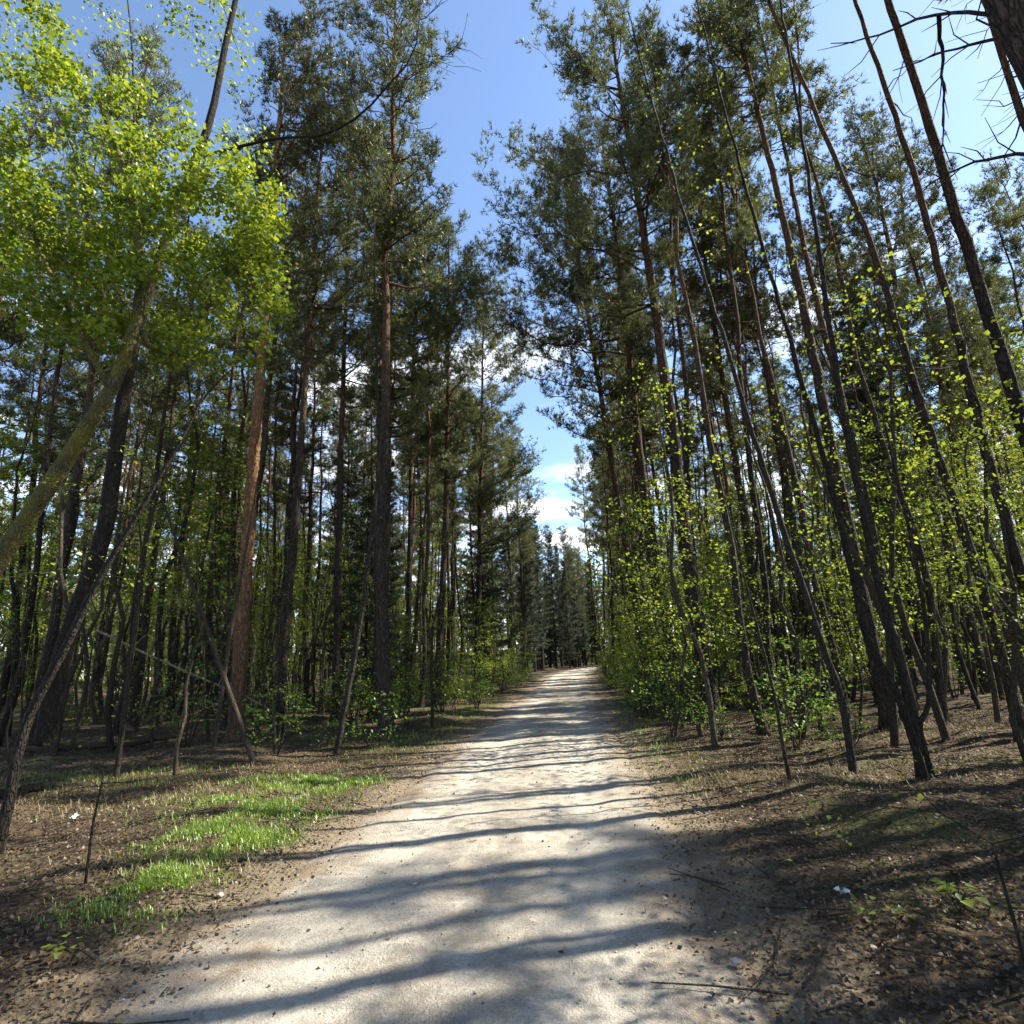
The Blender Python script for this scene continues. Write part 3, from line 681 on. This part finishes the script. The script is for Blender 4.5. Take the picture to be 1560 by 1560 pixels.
r = np.random.default_rng(77)
PROTO = []
for i, (H, clo, spr, dn) in enumerate([(21, .55, 2.1, 16), (22.5, .5, 2.4, 20), (20, .6, 1.8, 22), (23.5, .55, 2.2, 18), (19, .48, 2.0, 20), (21.5, .62, 2.0, 24), (18, .55, 1.7, 20)]):
    A = wander(H, r, 16, 0.014)
    PROTO.append((pine(A, 0.006 * H + r.uniform(0, .03), r, clo - .07, spr * 1.15, 0.9, dn + 4, 8), H))
THINP = [(pine(wander(H, r, 16, 0.02), .075 + r.uniform(0, .02), r, .68, 1.15, 0.9, 26, 7), H) for H in (17, 19, 20.5)]
SPR = [spruce(H, .010 * H, r, lo, s) for H, lo, s in ((17, .10, 1.9), (13, .06, 1.7), (20, .16, 2.1), (7.5, .03, 1.3))]

LOOK = ['medium pine with rounded crown', 'wide crowned tall pine', 'short crowned slim pine', 'tallest straight pine', 'low branched broad pine', 'high crowned pine with long snags', 'shorter narrow pine']
def clearing(x, y, lo, hi):
    """gaps in the stand where the sun comes through to the track and to the broadleaf canopy"""
    h = (x + .8) * 1.113; yy = y - (x + .8) * .345
    if lo < h < hi and 4.2 < yy < 17: return r.random() < (.9 if yy < 9 else .8)
    if lo < h < hi and 17 <= yy < 45: return r.random() < .6
    if 2 < x < 12 and abs(y - 7 - (x + 4.5) * .345) < 2.4: return r.random() < .85
    return False
pines = []
tries = 0
while len(pines) < 185 and tries < 60000:
    tries += 1
    y = 4 + 108 * r.random() ** 1.15; 
    side = 1 if r.random() < 0.5 else -1
    off = (3.0 if side < 0 else 2.8) + 42 * r.random() ** 1.25
    x = float(road_cx(y)) + side * off
    if not in_view(x, y, 5): continue
    d = x - float(road_cx(y))
    if side > 0:
        if y < 65 and 8.0 < d < 20.5 and r.random() < 0.72: continue        # thin belt of trees, then a strip thinned so the sun reaches the track
        if y < 11 and d < 6.0: continue
        if y < 7: continue
    else:
        if y < 12 and d > -8: continue
        if d < -14 and r.random() < 0.35: continue
    if side > 0 and clearing(x, y, 9.0, 21.5): continue
    if not far_enough(x, y, 2.0 + 0.012 * y): continue
    OCC.append((x, y)); pines.append((x, y))
n_thick = len(pines)
k = 0
while k < 78:                                # thin trunks with small high crowns between the others on the sunny side
    y = r.uniform(9, 46); x = rd(y, 3.6 + 24 * r.random())
    if y < 11: continue
    if clearing(x, y, 12.5, 19.5): continue
    if in_view(x, y, 4) and far_enough(x, y, 1.1): OCC.append((x, y)); pines.append((x, y)); k += 1
# a few more beyond the frame whose shadows cross the near track
for x, y in ((9.5, 2.2), (5.4, 1.0)):
    if far_enough(x, y, 1.2): OCC.append((x, y)); pines.append((x, y))
for x, y in ((6.0, 5.9), (7.4, 7.4), (6.9, 6.3), (8.8, 7.3), (7.9, 5.2), (5.3, 4.3), (8.4, 8.6), (9.6, 8.9)):
    OCC.append((x, y)); pines.append((x, y))
k = 0
while k < 40:
    y = r.uniform(12, 40); x = rd(y, -4.2 - 18 * r.random())
    if in_view(x, y, 2) and far_enough(x, y, 1.0): OCC.append((x, y)); pines.append((x, y)); k += 1
n_thin = len(pines)
for x, y in ((9.4, 5.7), (14.5, 9.9), (12.6, 19.0), (15.0, 21.2), (16.8, 24.5)): OCC.append((x, y)); pines.append((x, y))
for i, (x, y) in enumerate(pines):
    thin = n_thick <= i < n_thin; j = i % 3 if thin else i % len(PROTO)
    (tm, cm), H = THINP[j] if thin else PROTO[j]
    s = r.uniform(0.86, 1.08); left = x < float(road_cx(y))
    look = ('pole thin pine with small high crown', 'pole thin tall pine with many dead snags', 'very tall pole thin pine with sparse crown')[j] if thin else LOOK[j]
    place_ = 'in the wood behind the grass verge' if left else 'across the track from the grass'
    if y > 60: place_ = 'lining the far end of the track'
    elif y > 32: place_ = 'farther along the track on the ' + ('verge side' if left else 'grassless side')
    lab = look + ' ' + place_
    tree_obj('pine_tree', (x, y, gz(x, y) - .05), (tm, cm), lab, 'pine tree', 'pines ' + place_,
             r.uniform(0, 6.28), (s * r.uniform(.85, 1.15), s * r.uniform(.85, 1.15), s), (r.normal(0, .018), r.normal(-0.012 if not left else 0.012, .02)))

# spruces: dark mass closing the track's end, a few between the pines
sp = [(-4.4, 33, 0), (-4.9, 39, 2), (-4.2, 46, 1), (5.9, 44, 0), (6.3, 52, 2), (5.6, 60, 1), (-3.4, 56, 0), (-3.2, 66, 2), (7.2, 68, 0), (3.2, 96, 1), (5.6, 102, 0), (8.5, 100, 3),
      (0.4, 104, 3), (-2.2, 92, 1), (-3.5, 80, 0), (-8.2, 27, 1), (-12, 31, 0), (13.6, 23.5, 2), (-7.2, 21, 3), (-15, 24, 1), (10, 92, 2), (12, 104, 0), (-6, 100, 2), (2.0, 110, 2), (6, 112, 2)] + [(-9 + 1.75 * k + (k % 3) * .4, 99 + (k * 7) % 19, (3, 1, 0)[k % 3]) for k in range(14)] + [(-2.6, 74, 2), (-1.0, 83, 2), (0.9, 80, 0), (2.2, 88, 2), (-0.2, 92, 2), (3.6, 95, 2), (-1.9, 88, 0), (1.4, 97, 2)]
for k, (x, y, i) in enumerate(sp):
    s = r.uniform(.85, 1.1)
    lab = 'dark spruce with drooping tiers standing at the edge of the track' if abs(x - float(road_cx(y))) < 6.5 and y < 75 else ('dark spruce inside the wood among pine trunks' if y < 75 else 'dark spruce closing off the far end of the track')
    tree_obj('spruce_tree', (x, y, gz(x, y) - .05), SPR[i], lab, 'spruce tree', {'d': 'spruces'}['d'] + (' along the track' if 'edge' in lab else ' inside the wood' if 'inside' in lab else ' at the far end'), r.uniform(0, 6.28), s)
    OCC.append((x, y))

# young broadleaf saplings and shrubs (understorey)
def sapling(H, r, wid, n, size, per_m, matl, bark=TWIG_BARK, lo=0.25, r0=None):
    A = wander(H, r, 10, 0.05); t = np.linspace(0, 1, 10)
    T = []
    for _ in range(n):
        h = r.uniform(lo, 1.02); c = np.array([np.interp(h * H, A[:, 2], A[:, k]) for k in range(3)])
        L = wid * (0.35 + 0.9 * math.sin(min(1, (1.05 - h) / (1.05 - lo)) * 2.0)) * r.uniform(.35, 1); a = r.uniform(0, 6.28)
        T.append(c + np.array([math.cos(a) * L, math.sin(a) * L, L * r.uniform(.1, .5)]))
    tb, paths = colonise([(A, (r0 or 0.0075 * H + .004) * (1 - .85 * t))], np.array(T), r, tip=.0025)
    return tb.mesh('trunk', bark), leaves_on(paths, r, per_m, size, .11, .15, matl, .65)
def shrub(r, H, wid, stems, n, size, per_m, matl):
    ST = []
    for _ in range(stems):
        a = r.uniform(0, 6.28); e = np.array([math.cos(a) * wid * .6 * r.random(), math.sin(a) * wid * .6 * r.random(), H * r.uniform(.6, 1)])
        b = np.array([math.cos(a), math.sin(a), 0]) * .06
        ST.append((smooth_line(np.array([b, b + (e - b) * .5 + r.standard_normal(3) * .08 * H, e]), 7), np.linspace(.009 * H + .003, .003, 7)))
    T = ell(n, (0, 0, H * .58), (wid, wid, H * .48), r); T = T[T[:, 2] > .06]
    tb, paths = colonise(ST, T, r, tip=.002)
    return tb.mesh('stems', TWIG_BARK), leaves_on(paths, r, per_m, size, .08, .1, matl, .65, 'foliage')
SAP = [sapling(H, r, w, n, .068, pm, SHRUB_LEAF) for H, w, n, pm in ((4.2, 1.0, 85, 22), (5.5, 1.25, 100, 19), (3.2, .9, 75, 22), (6.5, 1.3, 100, 16), (2.4, .75, 60, 24))]
THIN = [sapling(H, r, w, n, .05, 7, SHRUB_LEAF, lo=.35) for H, w, n in ((5.0, .7, 22), (6.5, .9, 26), (4.0, .6, 18), (7.5, 1.0, 26))]
SHR = [shrub(r, H, w, k, n, .06, pm, HERB_LEAF) for H, w, k, n, pm in ((.9, .55, 5, 60, 22), (1.3, .7, 6, 80, 20), (.6, .5, 5, 45, 24), (1.7, .8, 6, 90, 18))]

LOOK_OF = {}
def _looks(): LOOK_OF.update({id(SAP): ['chest wide', 'tall', 'short', 'very tall', 'low'], id(THIN): ['slim', 'tall', 'short', 'very tall'], id(SHR): ['rounded', 'taller', 'tiny', 'biggest']})
_looks()
def place(n, fn, protos, name, labf, cat, group, dmin, scl=(.8, 1.2), parts=('trunk', 'crown')):
    c = 0; k = 0
    while c < n and k < n * 60:
        k += 1; x, y = fn()
        if not in_view(x, y, 2): continue
        if abs(x - float(road_cx(y))) < ROAD_HW + .55: continue
        if not far_enough(x, y, dmin): continue
        OCC.append((x, y)); s = r.uniform(*scl)
        j = int(r.integers(len(protos))); lb = LOOK_OF.get(id(protos), [''] * 9)[j]
        tree_obj(name, (x, y, gz(x, y) - .03), protos[j], (lb + ' ' + labf).strip(), cat, group, r.uniform(0, 6.28), s, (r.normal(0, .05), r.normal(0, .05)), parts); c += 1
def rd(y, o): return float(road_cx(y)) + o
TALL = [sapling(H, r, w, n, .085, 30, SHRUB_LEAF, GREY_BARK, lo=.3) for H, w, n in ((9, 1.9, 150), (11.5, 2.2, 170), (7.5, 1.7, 130))]
LOOK_OF[id(TALL)] = ['medium', 'taller', 'shorter']
def f_tr():
    y = r.uniform(12, 30); return rd(y, 6.0 + 15 * r.random()), y
place(15, f_tr, TALL, 'broadleaf_tree', 'slim broadleaf tree with yellow green leaves among pines opposite the verge', 'tree', 'broadleaf trees opposite the verge', 1.0)
def f_tl():
    y = r.uniform(15, 42); return rd(y, -8 - 22 * r.random()), y
place(44, f_tl, TALL, 'broadleaf_tree', 'slim broadleaf tree with sunny yellow green leaves deep behind the verge', 'tree', 'broadleaf trees deep behind the verge', 1.0)
for x, y, i, s in ((6.6, 5.5, 2, .8), (8.3, 6.9, 0, .85), (5.6, 3.9, 2, .8), (8.8, 4.6, 0, 1.0)):
    tree_obj('broadleaf_tree', (x, y, gz(x, y) - .03), TALL[i], 'leafy young tree shading the litter beside the big leaning pine', 'tree', 'young trees beside the big pine', r.uniform(0, 6.28), s)
def f_right():
    y = r.uniform(9.5, 42); return rd(y, 2.9 + 4.5 * r.random() ** 1.5), y
place(58, f_right, SAP, 'sapling', 'leafy light green sapling crowding the track edge opposite the grass verge', 'sapling', 'saplings crowding the track edge', .55, (.5, 1.3))
def f_right2():
    y = r.uniform(8, 45); return rd(y, 6 + 22 * r.random()), y
place(40, f_right2, SAP, 'sapling', 'leafy green sapling deep in the wood behind the roadside saplings', 'sapling', 'saplings deep in the wood opposite the verge', .7)
def f_left():
    y = r.uniform(13, 48); return rd(y, -2.7 - 4.0 * r.random() ** 1.3), y
place(34, f_left, SAP, 'sapling', 'leafy sapling along the track edge beyond the grass verge', 'sapling', 'saplings along the verge side', .55, (.5, 1.0))
def f_left2():
    y = r.uniform(11, 55); return rd(y, -6 - 28 * r.random()), y
place(46, f_left2, SAP, 'sapling', 'yellow green sapling deep in the wood behind the grass verge', 'sapling', 'saplings deep in the verge side wood', .7)
def f_lthin():
    y = r.uniform(8.5, 26); return rd(y, -5.0 - 16 * r.random()), y
place(75, f_lthin, THIN, 'thin_young_tree', 'thin bare pole of a young tree in the wood behind the grass verge', 'young tree', 'thin poles on the verge side', .4, (.7, 1.25))
def f_rthin():
    y = r.uniform(8.5, 28); return rd(y, 4.5 + 14 * r.random()), y
place(95, f_rthin, THIN, 'thin_young_tree', 'thin bare pole of a young tree among pines opposite the grass verge', 'young tree', 'thin poles opposite the verge', .4, (.7, 1.25))
def f_shr():
    y = r.uniform(9.5, 38); return rd(y, 2.45 + 4.2 * r.random() ** 1.4), y
place(64, f_shr, SHR, 'shrub', 'low leafy shrub at the foot of the roadside saplings', 'shrub', 'shrubs at the foot of the roadside saplings', .35, parts=('stems', 'foliage'))
def f_shl():
    y = r.uniform(10.5, 42); return rd(y, -2.5 - 5.5 * r.random() ** 1.2), y
place(80, f_shl, SHR, 'shrub', 'low leafy shrub beyond the far end of the grass verge', 'shrub', 'shrubs beyond the grass verge', .35, parts=('stems', 'foliage'))
def f_shd():
    y = r.uniform(7.5, 40); s = 1 if r.random() < .5 else -1; return rd(y, s * (7 + 20 * r.random())), y
place(80, f_shd, SHR, 'shrub', 'low shrub on the forest floor deep between pine trunks', 'shrub', 'shrubs deep between the trunks', .5, parts=('stems', 'foliage'))

# ------------------------------------------------------------------ far wood: one mass behind the counted trees
def far_wood():
    r = np.random.default_rng(9); tb = Tubes(); P = []; D = []
    n = 0
    while n < 620:
        y = r.uniform(25, 210); x = r.uniform(-150, 150); d = abs(x - float(road_cx(min(y, 118))))
        if not in_view(x, y, 12): continue
        if y < 112 and d < 40: continue
        if y < 70 and x > 0 and d < 44: continue
        H = r.uniform(16, 24); s = np.linspace(0, 1, 5); z0 = -.1
        ax = np.column_stack([x + r.normal(0, .3) * s, y + 0 * s, z0 + s * H]); tb.add(ax, .16 * (1 - .8 * s) + .01, 5)
        lo = r.choice([.15, .35, .5]); m = 150
        u = r.random(m) ** .9; rr = (2.0 if lo > .2 else 2.4 * (1.05 - u)) * np.sqrt(r.random(m)) * (.5 + .6 * np.sin(np.clip(u, 0, 1) * 2.6)); a = r.uniform(0, 6.28, m)
        P.append(np.column_stack([x + rr * np.cos(a), y + rr * np.sin(a), H * (lo + (1 - lo) * u)])); D.append(nrm(r.standard_normal((m, 3)) * [1, 1, .4]))
        m = 50; P.append(np.column_stack([x + r.normal(0, 2.2, m), y + r.normal(0, 2.2, m), np.abs(r.normal(0, 2.4, m))])); D.append(nrm(r.standard_normal((m, 3)))); n += 1
    V, T = needle_geo(np.concatenate(P), np.concatenate(D), r, 3, .9, .42, .6)
    o = add_obj('far_forest', tb.mesh('far_forest', SPRUCE_BARK)); tag(o, 'dense far woodland filling the gaps behind the pine trunks', 'woodland', kind='stuff')
    f = add_obj('foliage', mesh_from('foliage', V, tris=T, mats=[FAR_NEEDLE]), o); f['kind'] = 'stuff'
far_wood()

# ------------------------------------------------------------------ grass, litter, gravel
def grass():
    r = np.random.default_rng(14); P = []; L = []
    def patch(c, rad, n, l, px=True):
        c = on_ground(*c)
        q = c[:2] + r.standard_normal((n, 2)) * np.array(rad); P.append(q); L.append(l * .62 * r.uniform(.3, 1.35, n))
    patch((480, 1197), (.52, .32), 12000, .13); patch((400, 1235), (.45, .32), 5500, .13); patch((350, 1272), (.36, .24), 6000, .13)
    patch((330, 1215), (.7, .35), 2000, .11); patch((240, 1345), (.20, .13), 3600, .12); patch((190, 1385), (.25, .16), 1600, .10)
    patch((300, 1300), (.28, .2), 1800, .12); patch((120, 1190), (1.1, .4), 2600, .13); patch((240, 1180), (1.0, .5), 1300, .12)
    patch((620, 1130), (.5, 1.3), 2600, .14); patch((720, 1085), (.5, 3), 3500, .16)
    patch((960, 1130), (.4, 1.8), 3000, .14); patch((940, 1090), (.5, 3), 3000, .16); patch((1010, 1190), (.25, .4), 800, .11)
    patch((1480, 1100), (1.6, 1.0), 900, .11)
    q = np.concatenate(P); L = np.concatenate(L)
    d = np.abs(q[:, 0] - road_cx(q[:, 1])); k = (d > ROAD_HW + .02 + .35 * r.random(len(q))) & (q[:, 1] > 1.2)
    clump = np.sin(q[:, 0] * 5.1 + q[:, 1] * 2.3) * np.sin(q[:, 1] * 4.7 - q[:, 0] * 3.1) + .6 * np.sin(q[:, 0] * 13 - q[:, 1] * 11) * np.sin(q[:, 1] * 15 + q[:, 0] * 9)
    k &= clump + r.normal(0, .45, len(q)) > -.12; L = L * (1 + .25 * np.clip(clump, -1, 1)); q = q[k]; L = L[k]
    n = len(q); b = np.column_stack([q, gh(q[:, 0], q[:, 1]) - .005])
    a = r.uniform(0, 6.28, n); bend = (r.uniform(.3, 1.5, n))[:, None]; dr = np.column_stack([np.cos(a), np.sin(a), 0 * a]); s = np.column_stack([-np.sin(a), np.cos(a), 0 * a]) * .0026
    up = np.array([0, 0, 1.0]); Lc = L[:, None]
    m = b + up * Lc * .55 + dr * Lc * .15 * bend; t = b + up * Lc * (1 - .38 * bend) + dr * Lc * .62 * bend
    V = np.stack([b - s, b + s, m + s * .8, m - s * .8, t], 1).reshape(-1, 3); i = np.arange(n)[:, None] * 5
    T = np.concatenate([i + [[0, 1, 2]], i + [[0, 2, 3]], i + [[3, 2, 4]]])
    o = add_obj('grass', mesh_from('grass', V, tris=T, mats=[GRASS_BLADE])); tag(o, 'fresh green grass in patches along the verge of the track', 'grass', kind='stuff')
grass()
def dry_grass():
    r = np.random.default_rng(24); P = []
    for px, py, rad, n in ((150, 1190, (1.2, .35), 2200), (330, 1205, (.9, .3), 1300), (60, 1230, (.8, .3), 900), (480, 1180, (.7, .3), 500), (260, 1320, (.4, .2), 500), (1450, 1110, (1.6, .8), 3500), (1330, 1180, (.9, .4), 1500), (1100, 1180, (.6, .5), 1500)):
        P.append(on_ground(px, py)[:2] + r.standard_normal((n, 2)) * np.array(rad))
    q = np.concatenate(P); d = np.abs(q[:, 0] - road_cx(q[:, 1])); q = q[d > ROAD_HW + .15]; n = len(q)
    P = np.column_stack([q, gh(q[:, 0], q[:, 1]) + .004]); a = r.uniform(0, 6.28, n); el = r.uniform(.1, 1.2, n)
    d = np.column_stack([np.cos(a) * np.cos(el), np.sin(a) * np.cos(el), np.sin(el)]); L = r.uniform(.04, .15, n)[:, None]
    s = np.column_stack([-np.sin(a), np.cos(a), 0 * a]) * .002
    m = P + d * L * .6; t = P + d * L - np.array([0, 0, .25]) * L
    V = np.stack([P - s, P + s, m + s, m - s, t], 1).reshape(-1, 3); i = np.arange(n)[:, None] * 5
    T = np.concatenate([i + [[0, 1, 2]], i + [[0, 2, 3]], i + [[3, 2, 4]]])
    o = add_obj('dry_grass', mesh_from('dry_grass', V, tris=T, mats=[STRAW])); tag(o, 'straw coloured dead grass lying over the sunny litter', 'dry grass', kind='stuff')
dry_grass()

def litter():
    r = np.random.default_rng(15)
    n = 130000; y = 1.0 + 15 * r.random(n) ** 1.5; x = r.uniform(-1, 1, n) * (2.0 + y * 1.05)
    d = np.abs(x - road_cx(y)); keep = (d > ROAD_HW - .05 + .22 * r.standard_normal(n)) | (r.random(n) < .05 * np.exp(-(ROAD_HW - d) / .3)) | (r.random(n) < .003)
    x = x[keep]; y = y[keep]; m = len(x)
    P = np.column_stack([x, y, gh(x, y) + .008 + .02 * r.random(m)]); a = r.uniform(0, 6.28, m)
    D = np.column_stack([np.cos(a), np.sin(a), r.normal(0, .28, m)])
    V, T = leaf_geo(P, nrm(D), r, .031, .55, .35)
    o = add_obj('leaf_litter', mesh_from('leaf_litter', V, tris=T, mats=[DRY_LEAF])); tag(o, 'dry brown fallen leaves strewn over the forest floor', 'leaf litter', kind='stuff')
    tb = Tubes()
    for _ in range(900):
        y = 1.2 + 13 * r.random() ** 1.4; x = r.uniform(-1, 1) * (2 + y * 1.05)
        if abs(x - float(road_cx(y))) < ROAD_HW + .05 and True: continue
        a = r.uniform(0, 6.28); L = r.uniform(.12, .7); e = np.array([math.cos(a), math.sin(a), 0]) * L; p = np.array([x, y, 0.0])
        Q = np.array([p, p + e * .5 + r.standard_normal(3) * .03 * L, p + e]); Q[:, 2] = gh(Q[:, 0], Q[:, 1]) + .012 + .03 * r.random(3)
        tb.add(Q, [.006, .005, .003], 4)
    o = add_obj('twig_litter', tb.mesh('twig_litter', TWIG_BARK)); tag(o, 'small dead twigs scattered over the leaf covered floor', 'twigs', kind='stuff')
litter()

def rock_mesh(r, s):
    import bmesh
    bm = bmesh.new(); bmesh.ops.create_icosphere(bm, subdivisions=1, radius=1.0)
    for v in bm.verts: v.co = Vector((v.co.x * s * r.uniform(.75, 1.2), v.co.y * s * r.uniform(.7, 1.15), v.co.z * s * .6 * r.uniform(.8, 1.2)))
    me = bpy.data.meshes.new('stone'); bm.to_mesh(me); bm.free(); me.materials.append(STONE)
    return me
def gravel():
    r = np.random.default_rng(16); base = rock_mesh(r, 1.0)
    V0 = np.array([v.co[:] for v in base.vertices]); T0 = np.array([p.vertices[:] for p in base.polygons])
    bpy.data.meshes.remove(base)
    n = 1700; y = 1.2 + 11 * r.random(n) ** 1.6; u = r.uniform(-1.05, 1.05, n); x = road_cx(y) + u * ROAD_HW
    s = .004 + .009 * r.random(n) ** 3; a = r.uniform(0, 6.28, n); c, si = np.cos(a), np.sin(a)
    V = V0[None] * s[:, None, None]; X = V[..., 0] * c[:, None] - V[..., 1] * si[:, None]; Y = V[..., 0] * si[:, None] + V[..., 1] * c[:, None]
    W = np.stack([X + x[:, None], Y + y[:, None], V[..., 2] + (gh(x, y) + .014)[:, None]], -1).reshape(-1, 3)
    T = (T0[None] + (np.arange(n) * len(V0))[:, None, None]).reshape(-1, 3)
    o = add_obj('gravel', mesh_from('gravel', W, tris=T, mats=[STONE])); tag(o, 'fine loose gravel scattered over the sandy track', 'gravel', kind='stuff')
    for k, (px, py, sz, lab) in enumerate([(1122, 1472, .032, 'pale rounded stone at the ragged edge of the track'), (632, 1350, .022, 'small dark edged stone lying in the sunny sand'),
                                          (335, 1368, .03, 'stone beside the end of the grass tuft at the track edge'), (1012, 1374, .024, 'small stone in the sun streak at the track edge'),
                                          (618, 1288, .018, 'little stone in the bright middle stretch of the track')]):
        p = on_ground(px, py); o = add_obj('stone', rock_mesh(r, sz), None, (p[0], p[1], gz(p[0], p[1]) + .012 + sz * .25)); tag(o, lab, 'stone')
gravel()

# seedlings and scraps
def seedling(px, py, n, size, H, label, seed):
    r = np.random.default_rng(seed); p = on_ground(px, py); p[2] = gz(p[0], p[1])
    root = empty('seedling', p, label, 'seedling'); tb = Tubes()
    for _ in range(max(2, n // 5)):
        a = r.uniform(0, 6.28); e = np.array([math.cos(a) * .1, math.sin(a) * .1, H * r.uniform(.7, 1)]); tb.add([np.zeros(3), e * .5 + [0, 0, .03], e], [.003, .0025, .0015], 4)
    add_obj('stem', tb.mesh('stem', TWIG_BARK), root)
    for k in range(n):
        a = r.uniform(0, 6.28); q = r.uniform(.02, .13); P = np.array([[math.cos(a) * q, math.sin(a) * q, H * r.uniform(.65, 1.05)]])
        V, T = leaf_geo(P, np.array([[math.cos(a), math.sin(a), -.1]]), r, size, .85, .2); add_obj('leaf', mesh_from('leaf', V, tris=T, mats=[SHRUB_LEAF]), root)
seedling(1465, 1395, 22, .085, .16, 'bright green seedling with broad leaves in shady litter', 1)
seedling(1330, 1400, 9, .05, .10, 'small pale green seedling between the white scrap and the bright seedling', 2)
seedling(1362, 1418, 7, .05, .09, 'tiny seedling just below the small pale green one', 3)
seedling(105, 1470, 12, .05, .12, 'small seedling in shade near the ragged track edge', 4)
seedling(1258, 1150, 10, .06, .2, 'yellow green seedling lit by sun at the foot of the shrubs', 5)
def scrap(px, py, s, label, seed):
    r = np.random.default_rng(seed); p = on_ground(px, py); n = 7
    X, Y = np.meshgrid(np.linspace(-1, 1, n), np.linspace(-.6, .6, n)); Z = .22 * r.standard_normal((n, n)) + .25 * np.abs(X)
    V = np.stack([X + .12 * r.standard_normal((n, n)), Y + .12 * r.standard_normal((n, n)), Z], -1).reshape(-1, 3) * s
    i = np.arange(n - 1)[:, None] * n + np.arange(n - 1)[None]; Q = np.stack([i, i + 1, i + n + 1, i + n], -1).reshape(-1, 4)
    me = mesh_from('paper_scrap', V, quads=Q, mats=[PAPER])
    o = add_obj('paper_scrap', me, None, (p[0], p[1], gz(p[0], p[1]) + s * .35)); o.rotation_euler = (.3, -.2, r.uniform(0, 6)); tag(o, label, 'litter')
    md = o.modifiers.new('thickness', 'SOLIDIFY'); md.thickness = .0015
scrap(1283, 1362, .045, 'crumpled white scrap lying in dark leaf litter', 1)
scrap(112, 1247, .04, 'crumpled white scrap lying in dry grass', 2)
